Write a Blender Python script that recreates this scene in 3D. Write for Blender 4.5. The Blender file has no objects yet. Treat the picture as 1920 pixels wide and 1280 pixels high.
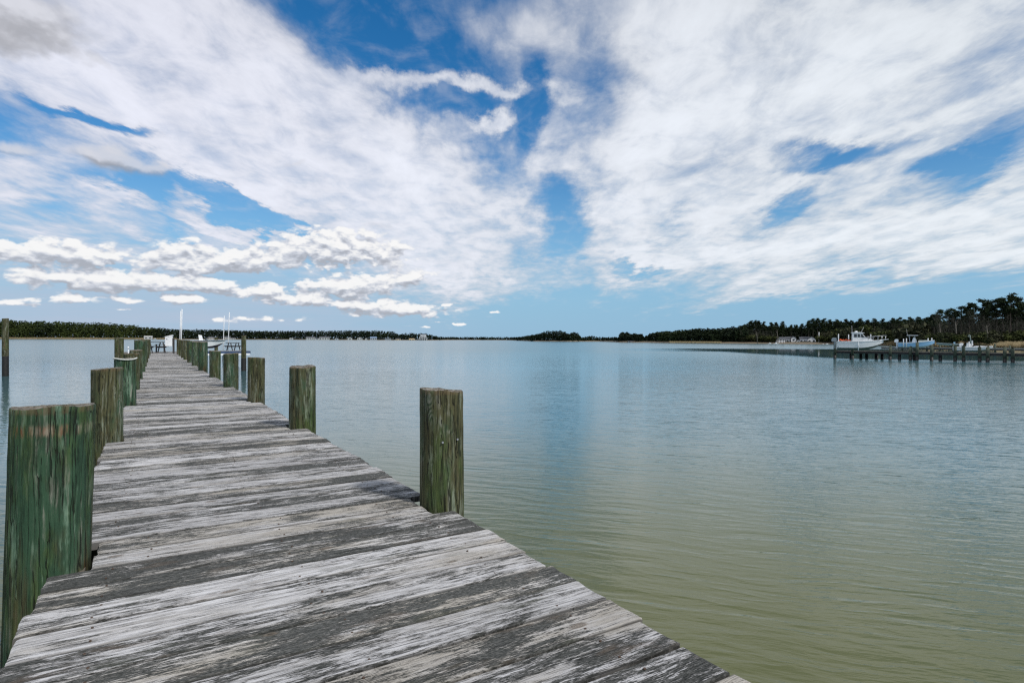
import bpy, bmesh, math, random
import numpy as np
from mathutils import Vector, Matrix
R = math.radians
random.seed(7)
rng = np.random.default_rng(11)
scene = bpy.context.scene
col = scene.collection

# ------------------------------------------------------------------ camera
F = 1100.0            # focal length in photo pixels (1920 wide)
Y0, ROLL = 636.3, 0.0042
CAMZ = 1.85           # eye above the water; the deck top is one metre below the eye
DECK = 0.85
YAW = 0.545           # direction of the dock, left of the view
cam = bpy.data.cameras.new('camera')
cam.sensor_width = 36.0
cam.lens = F / 1920 * 36
cam.clip_start = 0.05
cam.clip_end = 20000
cobj = bpy.data.objects.new('camera', cam)
col.objects.link(cobj)
cobj.matrix_world = (Matrix.Translation((0, 0, CAMZ)) @ Matrix.Rotation(math.pi/2 - math.atan((640-Y0)/F), 4, 'X')
                     @ Matrix.Rotation(ROLL, 4, 'Z'))
scene.camera = cobj
scene.render.engine = 'CYCLES'
scene.view_settings.view_transform = 'Standard'
scene.view_settings.look = 'None'
scene.view_settings.exposure = 0.0
scene.view_settings.gamma = 1.0
scene.view_settings.use_curve_mapping = False
scene.cycles.max_bounces = 6
scene.cycles.volume_bounces = 0
scene.cycles.use_denoising = False
scene.cycles.sample_clamp_indirect = 4.0
scene.cycles.pixel_filter_type = 'BLACKMAN_HARRIS'
scene.cycles.filter_width = 1.3

# ------------------------------------------------------------------ sun
SUN_AZ, SUN_EL = R(129), R(46)
sun = bpy.data.lights.new('sun', 'SUN')
sun.energy = 2.9
sun.angle = R(6)
sun.color = (1.0, 0.955, 0.9)
so = bpy.data.objects.new('sun', sun)
col.objects.link(so)
sdir = Vector((math.sin(SUN_AZ)*math.cos(SUN_EL), math.cos(SUN_AZ)*math.cos(SUN_EL), math.sin(SUN_EL)))
so.rotation_euler = sdir.to_track_quat('Z', 'Y').to_euler()
so.location = sdir*60


# ------------------------------------------------------------------ node helpers
class NT:
    def __init__(s, tree):
        s.t = tree
        s.n = tree.nodes
        s.l = tree.links

    def put(s, sock, v):
        if v is None:
            return
        if isinstance(v, bpy.types.NodeSocket):
            s.l.new(v, sock)
        else:
            sock.default_value = v

    def m(s, op, a, b=None, c=None, clamp=False):
        n = s.n.new('ShaderNodeMath')
        n.operation = op
        n.use_clamp = clamp
        s.put(n.inputs[0], a)
        s.put(n.inputs[1], b)
        s.put(n.inputs[2], c)
        return n.outputs[0]

    def add(s, *a):
        r = a[0]
        for b in a[1:]:
            r = s.m('ADD', r, b)
        return r

    def mul(s, a, b, clamp=False):
        return s.m('MULTIPLY', a, b, None, clamp)

    def sub(s, a, b):
        return s.m('SUBTRACT', a, b)

    def div(s, a, b):
        return s.m('DIVIDE', a, b)

    def vm(s, op, a, b=None, scale=None):
        n = s.n.new('ShaderNodeVectorMath')
        n.operation = op
        s.put(n.inputs[0], a)
        if b is not None:
            s.put(n.inputs[1], b)
        if scale is not None:
            s.put(n.inputs['Scale'], scale)
        return n.outputs['Value'] if op in ('LENGTH', 'DOT_PRODUCT', 'DISTANCE') else n.outputs[0]

    def sep(s, v):
        n = s.n.new('ShaderNodeSeparateXYZ')
        s.put(n.inputs[0], v)
        return n.outputs

    def comb(s, x, y, z=0.0):
        n = s.n.new('ShaderNodeCombineXYZ')
        s.put(n.inputs[0], x)
        s.put(n.inputs[1], y)
        s.put(n.inputs[2], z)
        return n.outputs[0]

    def ss(s, v, a, b, lo=0.0, hi=1.0, smooth=True):
        n = s.n.new('ShaderNodeMapRange')
        n.interpolation_type = 'SMOOTHSTEP' if smooth else 'LINEAR'
        s.put(n.inputs[0], v)
        s.put(n.inputs[1], a)
        s.put(n.inputs[2], b)
        s.put(n.inputs[3], lo)
        s.put(n.inputs[4], hi)
        return n.outputs[0]

    def noise(s, v, scale=1.0, detail=4.0, rough=0.5, dist=0.0, lac=2.0):
        n = s.n.new('ShaderNodeTexNoise')
        s.put(n.inputs['Vector'], v)
        n.inputs['Scale'].default_value = scale
        n.inputs['Detail'].default_value = detail
        n.inputs['Roughness'].default_value = rough
        n.inputs['Lacunarity'].default_value = lac
        n.inputs['Distortion'].default_value = dist
        return n.outputs[0]

    def noisec(s, v, scale=1.0, detail=4.0, rough=0.5):
        n = s.n.new('ShaderNodeTexNoise')
        s.put(n.inputs['Vector'], v)
        n.inputs['Scale'].default_value = scale
        n.inputs['Detail'].default_value = detail
        n.inputs['Roughness'].default_value = rough
        return n.outputs[1]

    def mix(s, f, a, b):
        n = s.n.new('ShaderNodeMix')
        n.data_type = 'RGBA'
        s.put(n.inputs[0], f)
        for k, v in ((6, a), (7, b)):
            if isinstance(v, tuple):
                v = (v[0], v[1], v[2], 1.0)
            s.put(n.inputs[k], v)
        return n.outputs[2]

    def mixf(s, f, a, b):
        n = s.n.new('ShaderNodeMix')
        n.data_type = 'FLOAT'
        s.put(n.inputs[0], f)
        s.put(n.inputs[2], a)
        s.put(n.inputs[3], b)
        return n.outputs[0]

    def mapping(s, v, loc=(0, 0, 0), rot=(0, 0, 0), scale=(1, 1, 1), kind='POINT'):
        n = s.n.new('ShaderNodeMapping')
        n.vector_type = kind
        s.put(n.inputs[0], v)
        if 'Location' in n.inputs:
            n.inputs['Location'].default_value = loc
        n.inputs['Rotation'].default_value = rot
        n.inputs['Scale'].default_value = scale
        return n.outputs[0]


# ------------------------------------------------------------------ world: sky and clouds
world = bpy.data.worlds.new('World')
scene.world = world
world.use_nodes = True
W = NT(world.node_tree)
W.n.clear()
wo = W.n.new('ShaderNodeOutputWorld')
sky = W.n.new('ShaderNodeTexSky')
sky.sky_type = 'NISHITA'
sky.sun_disc = False
sky.sun_elevation = SUN_EL
sky.sun_rotation = SUN_AZ
sky.altitude = 0
sky.air_density = 1.0
sky.dust_density = 0.1
sky.ozone_density = 2.0
SKY_STRENGTH = 0.1
tc = W.n.new('ShaderNodeTexCoord')
D = tc.outputs['Generated']
dx, dy, dz = W.sep(D)
azim = W.m('ARCTAN2', dx, dy)
elev = W.m('ARCSINE', dz)
zc = W.m('MAXIMUM', dz, 0.0)
den = W.add(zc, 0.10)
Q = Q0 = W.comb(W.div(dx, den), W.div(dy, den), 0.0)      # a cloud deck seen in perspective

def aim(x, y):
    """azimuth and elevation of a sky direction given by where it shows in the photograph"""
    u = (x-960)/F
    v = (Y0 + ROLL*(x-960) - y)/F
    return math.atan2(u, 1), math.atan2(v, math.hypot(u, 1))

def blob(vec, x, y, rx, ry, ang, soft=0.0):
    """smooth elliptical patch of sky; centre, radii and tilt"""
    a, e = aim(x, y)
    th = R(ang)
    a2, e2 = aim(x+20*math.cos(th), y+20*math.sin(th))
    rot = math.atan2(e2-e, a2-a)
    sx = math.hypot(e2-e, a2-a)/20*rx
    a3, e3 = aim(x-20*math.sin(th), y+20*math.cos(th))
    sy = math.hypot(e3-e, a3-a)/20*ry
    p = W.mapping(vec, loc=(a, e, 0), rot=(0, 0, rot), scale=(sx, sy, 1), kind='TEXTURE')
    return W.ss(W.vm('LENGTH', p), 1.0, soft)

AE = W.comb(azim, elev, 0.0)
# warp: wisps drawn out along the wind, which blows towards the middle of the view
wq = W.noisec(W.mapping(Q, scale=(1.1, 0.45, 1)), 1.3, 4, 0.6)
wq2 = W.noisec(W.mapping(Q, scale=(2.4, 1.2, 1)), 3.3, 5, 0.65)
warp = W.vm('ADD', W.vm('SCALE', W.vm('SUBTRACT', wq, (0.5, 0.5, 0.5)), scale=0.20),
            W.vm('SCALE', W.vm('SUBTRACT', wq2, (0.5, 0.5, 0.5)), scale=0.07))
warp = W.vm('MULTIPLY', warp, (1.0, 0.8, 0.0))
AEw = W.vm('ADD', AE, warp)

# cloudy (+) and clear (-) areas of the high veil: x, y, rx, ry, tilt, amount
VEIL = [
    (249, 228, 752, 212, 24, 1.44),
    (801, 385, 376, 247, 46, 1.00),
    (644, 351, 536, 219, 35, 0.70),
    (250, -23, 584, 225, -13, 1.06),
    (1286, 202, 694, 455, -42, 1.51),
    (1145, 393, 360, 63, -4, 0.60),
    (1724, 204, 594, 426, -33, 0.97),
    (1793, 437, 738, 138, -12, 1.29),
    (1293, 471, 368, 79, -3, 0.86),
    (788, 496, 382, 57, 21, 0.28),
    (1944, 24, 268, 284, -23, 0.41),
    (923, 69, 306, 95, 28, 0.69),
    (845, 181, 339, 25, 4, 1.13),
    (923, 239, 61, 23, -22, 1.28),
    (196, 402, 493, 48, -5, 0.79),
    (361, 408, 379, 23, 11, 0.76),
    (16, 341, 211, 90, -9, 1.03),
    (653, 125, 436, 170, 39, 0.94),
    (740, 157, 384, 91, 34, -0.91),
    (880, 259, 125, 23, 8, 0.40),
    (1000, 201, 44, 121, 0, -1.02),
    (1121, 161, 154, 119, -40, -0.66),
    (477, 400, 254, 28, 24, -1.58),
    (313, 376, 115, 51, 33, -1.48),
    (175, 240, 203, 23, 13, -1.54),
    (1051, 404, 73, 120, 1, -1.19),
    (1044, 305, 74, 58, 18, 0.47),
    (1199, 492, 75, 23, 13, -1.10),
    (1567, 278, 214, 34, -9, -1.13),
    (1492, 371, 113, 39, -30, -1.06),
    (1808, 317, 203, 44, -44, -0.69),
    (1247, 407, 83, 56, 2, -0.60),
    (1075, 553, 245, 88, -3, -0.02),
    (1551, 559, 708, 50, -8, -0.24),
    (985, 602, 437, 77, -7, -0.37),
    (289, 467, 646, 79, 2, 0.76),
    (451, 133, 341, 130, 24, 0.99),
    (1141, 11, 326, 150, 3, 0.57),
    (1423, 543, 223, 50, -5, 0.58),
    (690, 70, 270, 110, 28, -0.45),
    (445, 388, 240, 40, 24, -0.55),
    (1830, 300, 150, 45, -18, -0.35),
]
def blobs_sum(vec, blobs, op, soft):
    """patches are summed a few at a time; each batch hangs on the one before, which keeps the shader's stack small"""
    acc = None
    v = vec
    for i, b in enumerate(blobs):
        if i % 3 == 0 and acc is not None:
            v = W.vm('MULTIPLY_ADD', acc, (1e-7, 1e-7, 0.0))
            W.put(v.node.inputs[2], vec)
        g = W.mul(blob(v, *b[:5], soft), b[5])
        acc = g if acc is None else W.m(op, acc, g)
    return acc
dens = W.add(blobs_sum(AEw, VEIL, 'ADD', 0.0), -0.3)
floor_ = W.ss(elev, 0.06, 0.16, -0.6, -0.16)
dens = W.m('MINIMUM', W.m('MAXIMUM', dens, floor_), 1.15)
# the noises wait for the patches, for the same reason
Qc = W.vm('MULTIPLY_ADD', dens, (1e-7, 1e-7, 0.0))
W.put(Qc.node.inputs[2], Q)
Q = Qc
# beyond the view the veil goes on, broken up by large soft gaps
inview = W.mul(W.mul(W.ss(W.m('ABSOLUTE', azim), 1.0, 0.76), W.ss(elev, 0.75, 0.57)), W.ss(elev, -0.06, -0.02))
streak = W.noise(W.mapping(Q, rot=(0, 0, R(4)), scale=(2.0, 0.85, 1)), 1.6, 8, 0.6, 0.4)
puffs = W.noise(W.mapping(Q, scale=(1.0, 0.75, 1)), 7.0, 6, 0.6, 0.4)
fine = W.noise(W.mapping(Q, scale=(2.0, 0.8, 1)), 14.0, 5, 0.6)
dens = W.add(dens, W.mul(W.sub(streak, 0.5), 1.35), W.mul(W.sub(puffs, 0.5), 0.75), W.mul(W.sub(fine, 0.5), 0.3))
veil = W.ss(dens, -0.22, 1.05)
shred = W.ss(W.add(W.mul(puffs, 0.6), W.mul(streak, 0.4)), 0.46, 0.68, 0.0, 0.30)
veil = W.m('MAXIMUM', W.mul(veil, W.ss(W.add(streak, puffs), 0.68, 1.12, 0.72, 0.97)), W.mul(shred, W.ss(elev, 0.06, 0.2)))

# cloud brightness: thicker parts a little brighter, lower and edge parts bluer
lum = W.add(0.67, W.mul(W.ss(dens, 0.1, 1.6), 0.22), W.mul(W.sub(streak, 0.5), 0.22), W.mul(W.sub(puffs, 0.5), 0.09), W.mul(W.ss(elev, 0.32, 0.55), -0.06))
tint = W.mix(W.ss(azim, -0.7, 0.8), (0.93, 0.95, 1.06), (0.93, 0.985, 1.04))
veilcol = W.vm('SCALE', tint, scale=lum)

# grey low scud at the upper left, and two lens-shaped clouds
def shaded(vec, blobs, nz, up):
    """density of a lower cloud and how much light its side catches: it is compared with itself a little higher up"""
    def field(off):
        p = W.vm('ADD', vec, (0, off, 0))
        base = blobs_sum(p, blobs, 'MAXIMUM', 0.0)
        q = W.vm('ADD', AE, (0, off, 0))
        nn = W.noise(W.mapping(q, scale=(nz[0], nz[1], 1)), 1.0, 6, 0.55, 0.35)
        vor = W.n.new('ShaderNodeTexVoronoi')      # rounded heads
        vor.voronoi_dimensions = '2D'
        vor.inputs['Scale'].default_value = 1.0
        vor.inputs['Detail'].default_value = 2.0
        vor.inputs['Roughness'].default_value = 0.55
        W.put(vor.inputs['Vector'], W.mapping(W.vm('ADD', vec, (0, off, 0)), scale=(nz[0]*0.95, nz[1]*1.05, 1)))
        n2 = W.sub(1.05, vor.outputs['Distance'])
        return W.add(base, W.mul(W.mul(W.add(W.sub(nn, 0.5), W.mul(W.sub(n2, 0.5), 0.45)), nz[2]), W.ss(base, 0.0, 0.25)))
    a = field(0.0)
    b = field(up)
    return a, W.sub(a, b)

sc_w = W.vm('ADD', AE, W.vm('SCALE', W.vm('SUBTRACT', W.noisec(AE, 9, 5, 0.6), (0.5, 0.5, 0.5)), scale=0.05))
scud, scudl = shaded(sc_w, [(x, y, rx*1.3, ry*1.35, a, k) for x, y, rx, ry, a, k in [(40, 40, 170, 90, 12, 1.0), (170, 100, 60, 12, 35, 0.55), (200, 292, 100, 30, 6, 1.0),
                            (280, 308, 50, 22, 5, 0.75), (20, 280, 90, 22, 5, 0.75), (555, 300, 42, 7, -15, 0.42),
                            (710, 428, 50, 12, 10, 0.42), (20, 405, 50, 12, 0, 0.5)]], (16, 26, 0.9), 0.014)
scuda = W.ss(scud, 0.12, 0.75, 0.0, 0.8)
scudc = W.vm('SCALE', W.mix(0.5, (0.92, 0.95, 1.06), (0.97, 0.97, 1.02)), scale=W.ss(scudl, -0.25, 0.45, 0.36, 0.72))

cw = W.vm('ADD', AE, W.vm('MULTIPLY', W.vm('SUBTRACT', W.noisec(W.mapping(AE, scale=(1, 1.8, 1)), 22, 5, 0.6), (0.5, 0.5, 0.5)), (0.035, 0.014, 0.0)))
CUM = [(110, 480, 170, 27, 2, 1.0), (30, 470, 80, 18, 5, 0.8), (430, 490, 230, 25, -3, 1.0), (610, 468, 130, 32, -4, 1.1),
       (700, 470, 90, 26, 8, 0.85), (330, 478, 80, 24, -10, 0.8), (230, 527, 220, 24, 3, 1.0), (390, 535, 110, 17, 4, 0.9),
       (90, 520, 90, 16, 0, 0.8), (640, 540, 150, 20, -5, 1.0), (730, 530, 90, 16, -12, 0.9), (490, 547, 70, 13, -4, 0.85),
       (710, 577, 150, 15, 4, 1.0), (560, 560, 120, 12, 3, 0.8), (350, 560, 60, 9, 0, 0.8), (100, 565, 130, 9, -3, 0.7),
       (250, 562, 60, 8, 0, 0.6), (838, 571, 18, 5, -5, 0.85), (925, 586, 16, 4, -4, 0.8),
       (800, 612, 16, 5, 0, 0.7), (860, 609, 22, 4, 0, 0.7), (220, 583, 40, 5, 0, 0.5),
       (480, 600, 110, 6, 0, 0.5), (820, 605, 22, 3, 0, 0.4)]
CUM = [(x, y-1, rx*(1.4 if rx > 45 else 1.0), ry*(1.8 if rx > 45 else 1.0), a, k) for x, y, rx, ry, a, k in CUM]
cum, cuml = shaded(cw, CUM, (32, 60, 1.3), 0.0085)
cuma = W.ss(cum, 0.06, 0.42, 0.0, 0.95)
cumb = W.ss(cuml, -0.45, 0.38, 0.46, 0.95)
cumc = W.vm('SCALE', W.mix(W.ss(cuml, -0.2, 0.3), (0.90, 0.95, 1.07), (1.0, 0.995, 0.99)), scale=cumb)
# pale streaky vapour low over the left horizon
low = W.noise(W.mapping(AE, scale=(5, 60, 1)), 1.0, 5, 0.6)
lowa = W.mul(W.mul(W.ss(azim, 0.05, -0.45), W.ss(elev, 0.17, 0.03)), W.ss(low, 0.2, 0.75, 0.45, 0.95))

skyc = W.vm('SCALE', sky.outputs[0], scale=SKY_STRENGTH)
hs = W.n.new('ShaderNodeHueSaturation')
W.put(hs.inputs['Color'], skyc)
hs.inputs['Saturation'].default_value = 1.42
hs.inputs['Value'].default_value = 1.16
c = hs.outputs[0]
clear = W.mix(W.ss(elev, 0.32, 0.0, 0.0, 0.9), c, (0.225, 0.455, 0.69))
c = W.mix(lowa, clear, (0.45, 0.54, 0.68))
c = W.mix(veil, c, veilcol)
c1 = c
c = W.mix(scuda, c, scudc)
c2 = W.mix(cuma, c, cumc)
# away from the view the same veil goes on, with large soft gaps
nwide = W.noise(W.mapping(Q0, scale=(0.9, 0.5, 1)), 1.3, 5, 0.6)
c3 = W.mix(W.ss(nwide, 0.34, 0.58, 0.05, 0.95), clear, (0.74, 0.77, 0.83))

def background(colour):
    b = W.n.new('ShaderNodeBackground')
    W.put(b.inputs[0], colour)
    return b.outputs[0]
def mixsh(f, a, b):
    n = W.n.new('ShaderNodeMixShader')
    W.put(n.inputs[0], f)
    W.l.new(a, n.inputs[1])
    W.l.new(b, n.inputs[2])
    return n.outputs[0]
lowleft = W.mul(W.m('LESS_THAN', azim, 0.30), W.m('LESS_THAN', W.mul(elev, W.m('ADD', 1.0, W.mul(W.m('MAXIMUM', W.add(azim, 0.35), 0.0), 2.2))), 0.62))
view = mixsh(lowleft, background(c1), background(c2))
W.l.new(mixsh(inview, background(c3), view), wo.inputs[0])
world.cycles.sampling_method = 'MANUAL'
world.cycles.sample_map_resolution = 512


# ------------------------------------------------------------------ object helpers
def tag(o, label=None, cat=None, group=None, kind=None):
    if label:
        o['label'] = label
    if cat:
        o['category'] = cat
    if group:
        o['group'] = group
    if kind:
        o['kind'] = kind
    return o

def empty(name, loc=(0, 0, 0), rz=0.0):
    o = bpy.data.objects.new(name, None)
    o.empty_display_size = 0.2
    col.objects.link(o)
    o.location = loc
    o.rotation_euler = (0, 0, rz)
    return o

class MB:
    """collects shapes for ONE mesh object"""
    def __init__(s):
        s.v = []
        s.f = []
        s.sm = []

    def raw(s, vs, fs, smooth=False):
        o = len(s.v)
        s.v += [tuple(p) for p in vs]
        s.f += [tuple(i+o for i in f) for f in fs]
        s.sm += [smooth]*len(fs)

    def box(s, c, d, rot=None):
        x, y, z = d[0]/2, d[1]/2, d[2]/2
        vs = [Vector((a*x, b*y, e*z)) for a in (-1, 1) for b in (-1, 1) for e in (-1, 1)]
        if rot is not None:
            m = rot if isinstance(rot, Matrix) else Matrix.Rotation(rot, 3, 'Z')
            vs = [m @ p for p in vs]
        s.raw([p+Vector(c) for p in vs], [(0, 1, 3, 2), (4, 6, 7, 5), (0, 4, 5, 1), (2, 3, 7, 6), (0, 2, 6, 4), (1, 5, 7, 3)])

    def tube(s, pts, rad, n=8, cap=True, smooth=True):
        pts = [Vector(p) for p in pts]
        if not isinstance(rad, (list, tuple)):
            rad = [rad]*len(pts)
        vs = []
        for i, p in enumerate(pts):
            t = (pts[min(i+1, len(pts)-1)]-pts[max(i-1, 0)]).normalized()
            a = t.cross(Vector((0.13, 0.21, 1)) if abs(t.z) < 0.9 else Vector((1, 0.1, 0))).normalized()
            b = t.cross(a)
            for k in range(n):
                w = 2*math.pi*k/n
                vs.append(p+(a*math.cos(w)+b*math.sin(w))*rad[i])
        fs = []
        for i in range(len(pts)-1):
            for k in range(n):
                k2 = (k+1) % n
                fs.append((i*n+k, i*n+k2, (i+1)*n+k2, (i+1)*n+k))
        s.raw(vs, fs, smooth)
        if cap:
            o = len(s.v)-len(vs)
            s.f.append(tuple(o+k for k in range(n-1, -1, -1)))
            s.f.append(tuple(o+(len(pts)-1)*n+k for k in range(n)))
            s.sm += [False, False]

    def prism(s, poly, y0, y1):
        """polygon in x,z pushed from y0 to y1"""
        n = len(poly)
        vs = [(x, y0, z) for x, z in poly]+[(x, y1, z) for x, z in poly]
        fs = [tuple(range(n-1, -1, -1)), tuple(range(n, 2*n))]
        fs += [(i, (i+1) % n, (i+1) % n+n, i+n) for i in range(n)]
        s.raw(vs, fs)

    def build(s, name, mat, parent=None, loc=None):
        me = bpy.data.meshes.new(name)
        me.from_pydata([tuple(p) for p in s.v], [], s.f)
        me.polygons.foreach_set('use_smooth', s.sm)
        me.materials.append(mat)
        me.update()
        o = bpy.data.objects.new(name, me)
        col.objects.link(o)
        if parent:
            o.parent = parent
        if loc:
            o.location = loc
        return o

def npmesh(name, V, faces, mat, parent=None, smooth=False):
    """V (n,3), faces (m,k)"""
    me = bpy.data.meshes.new(name)
    m, k = faces.shape
    me.vertices.add(len(V))
    me.vertices.foreach_set('co', V.astype(np.float32).ravel())
    me.loops.add(m*k)
    me.loops.foreach_set('vertex_index', faces.astype(np.int32).ravel())
    me.polygons.add(m)
    me.polygons.foreach_set('loop_start', np.arange(0, m*k, k, dtype=np.int32))
    me.polygons.foreach_set('loop_total', np.full(m, k, dtype=np.int32))
    me.polygons.foreach_set('use_smooth', np.full(m, smooth))
    me.update()
    me.validate()
    me.materials.append(mat)
    o = bpy.data.objects.new(name, me)
    col.objects.link(o)
    if parent:
        o.parent = parent
    return o

def copy_tree(o, parent=None):
    c = o.copy()
    col.objects.link(c)
    c.parent = parent
    for ch in list(o.children):
        copy_tree(ch, c)
    return c

def hz(x):
    return Y0+ROLL*(x-960)

def at(x, y, Z):
    """world point seen at photo position (x, y), Z metres ahead of the camera"""
    return Vector(((x-960)/F*Z, Z, CAMZ+(hz(x)-y)/F*Z))

def gx(x, Z):
    return (x-960)/F*Z

cy, sy = math.cos(YAW), math.sin(YAW)
def dk(n, d, z=0.0):
    """dock frame: n across to the right, d along the dock"""
    return Vector((n*cy-d*sy, n*sy+d*cy, z))

# ------------------------------------------------------------------ materials
def mat(name):
    m = bpy.data.materials.new(name)
    m.use_nodes = True
    t = NT(m.node_tree)
    b = m.node_tree.nodes['Principled BSDF']
    return m, t, b

def simple(name, rgb, rough=0.6, var=0.15, scale=3.0, metal=0.0, bump=0.0):
    m, t, b = mat(name)
    tcx = t.n.new('ShaderNodeTexCoord')
    n = t.noise(tcx.outputs['Object'], scale, 5, 0.6)
    lo = tuple(x*(1-var) for x in rgb)
    hi = tuple(min(1, x*(1+var)) for x in rgb)
    t.l.new(t.mix(t.ss(n, 0.3, 0.7), lo, hi), b.inputs['Base Color'])
    b.inputs['Roughness'].default_value = rough
    b.inputs['Metallic'].default_value = metal
    if bump:
        bn = t.n.new('ShaderNodeBump')
        bn.inputs['Strength'].default_value = bump
        t.l.new(n, bn.inputs['Height'])
        t.l.new(bn.outputs[0], b.inputs['Normal'])
    return m

def objcoord(t, k=(37.0, 91.0, 13.0)):
    tcx = t.n.new('ShaderNodeTexCoord')
    oi = t.n.new('ShaderNodeObjectInfo')
    off = t.vm('SCALE', k, scale=oi.outputs['Random'])
    return t.vm('ADD', tcx.outputs['Object'], off), tcx.outputs['Object'], oi.outputs['Random']

def plank_material():
    m, t, b = mat('weathered_plank_wood')
    P, P0, rnd = objcoord(t)
    # grain meanders a little
    w = t.noise(t.mapping(P, scale=(1.6, 5, 1)), 1.0, 2, 0.5)
    P = t.vm('ADD', P, t.comb(0.0, t.mul(t.sub(w, 0.5), 0.035), 0.0))
    big = t.noise(t.mapping(P, scale=(2.4, 10, 1)), 1.0, 5, 0.6, 0.4)
    mid = t.noise(t.mapping(P, scale=(7, 60, 1)), 1.0, 5, 0.65, 0.2)
    fine = t.noise(t.mapping(P, scale=(26, 290, 1)), 1.0, 5, 0.75)
    spk = t.noise(t.mapping(P, scale=(70, 260, 1)), 1.0, 3, 0.6)
    r2 = t.m('FRACT', t.mul(rnd, 17.31))
    patch = t.noise(t.mapping(P, loc=(2, 9, 0), scale=(1.3, 4.5, 1)), 1.0, 3, 0.5)
    r3 = t.m('FRACT', t.mul(rnd, 71.7))
    f = t.add(t.mul(big, 0.85), t.mul(mid, 0.75), t.mul(fine, 0.75), t.mul(spk, 0.3), t.mul(t.sub(patch, 0.5), 0.45), t.mul(t.sub(r2, 0.5), 0.24))
    worn = t.ss(f, 1.255, 1.375)          # 1 = bleached wood and old paint, 0 = dark mould
    light = t.mix(t.ss(mid, 0.35, 0.65), (0.34, 0.33, 0.315), (0.61, 0.60, 0.59))
    tan = t.mix(t.ss(fine, 0.35, 0.65), (0.25, 0.22, 0.175), (0.46, 0.425, 0.36))
    tn = t.noise(t.mapping(P, loc=(9, 4, 0), scale=(1.1, 5, 1)), 1.0, 4, 0.6)
    light = t.mix(t.ss(t.add(t.mul(r3, 0.4), t.mul(tn, 1.0)), 0.66, 0.95, 0.0, 0.85), light, tan)
    dark = t.mix(t.ss(t.add(fine, t.mul(t.sub(spk, 0.5), 0.8)), 0.35, 0.7), (0.030, 0.032, 0.027), (0.14, 0.14, 0.13))
    colr = t.mix(worn, dark, light)
    colr = t.vm('SCALE', colr, scale=t.add(0.80, t.mul(t.m('FRACT', t.mul(rnd, 43.9)), 0.3)))
    # brown tints here and there
    br = t.noise(t.mapping(P, loc=(3, 7, 0), scale=(2.5, 9, 1)), 1.0, 3, 0.6)
    colr = t.mix(t.ss(br, 0.6, 0.74, 0.0, 0.35), colr, (0.14, 0.095, 0.06))
    gr = t.noise(t.mapping(P, loc=(13, 2, 0), scale=(2.2, 7, 1)), 1.0, 3, 0.6)
    colr = t.mix(t.ss(gr, 0.6, 0.72, 0.0, 0.4), colr, (0.07, 0.075, 0.045))
    # drying checks: thin dark lines along the grain
    ck = t.noise(t.mapping(P, loc=(5, 1, 0), scale=(1.1, 55, 1)), 1.0, 2, 0.4)
    ckm = t.mul(t.ss(t.m('ABSOLUTE', t.sub(ck, 0.5)), 0.011, 0.003), t.ss(mid, 0.42, 0.55))
    ck2 = t.noise(t.mapping(P, loc=(8, 3, 0), scale=(4, 140, 1)), 1.0, 2, 0.5)
    ckm2 = t.mul(t.ss(ck2, 0.62, 0.68), 0.75)
    ckm = t.m('MAXIMUM', ckm, ckm2)
    colr = t.mix(t.mul(ckm, 0.85), colr, (0.018, 0.017, 0.015))
    # knots
    vo = t.n.new('ShaderNodeTexVoronoi')
    vo.inputs['Scale'].default_value = 1.0
    t.put(vo.inputs['Vector'], t.mapping(P, scale=(2.2, 5.0, 1)))
    kd = t.add(vo.outputs['Distance'], t.mul(t.sub(mid, 0.5), 0.05))
    ring = t.m('ABSOLUTE', t.m('SINE', t.mul(kd, 150)))
    kmask = t.ss(kd, 0.105, 0.06)
    colr = t.mix(t.mul(kmask, 0.75), colr, t.mix(ring, (0.035, 0.028, 0.02), (0.2, 0.16, 0.12)))
    # darker along the plank edges, so the joints show
    y = t.sep(P0)[1]
    edge = t.ss(t.add(t.m('ABSOLUTE', y), t.mul(t.sub(mid, 0.5), 0.016)), 0.084, 0.094)
    colr = t.mix(t.mul(edge, 0.85), colr, (0.03, 0.03, 0.027))
    t.l.new(colr, b.inputs['Base Color'])
    b.inputs['Roughness'].default_value = 0.85
    b.inputs['Specular IOR Level'].default_value = 0.25
    h = t.add(t.mul(worn, 0.35), t.mul(fine, 0.7), t.mul(mid, 0.5), t.mul(ckm, -1.2), t.mul(kmask, 0.3))
    bn = t.n.new('ShaderNodeBump')
    bn.inputs['Strength'].default_value = 0.75
    bn.inputs['Distance'].default_value = 0.006
    t.l.new(h, bn.inputs['Height'])
    t.l.new(bn.outputs[0], b.inputs['Normal'])
    return m

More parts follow.
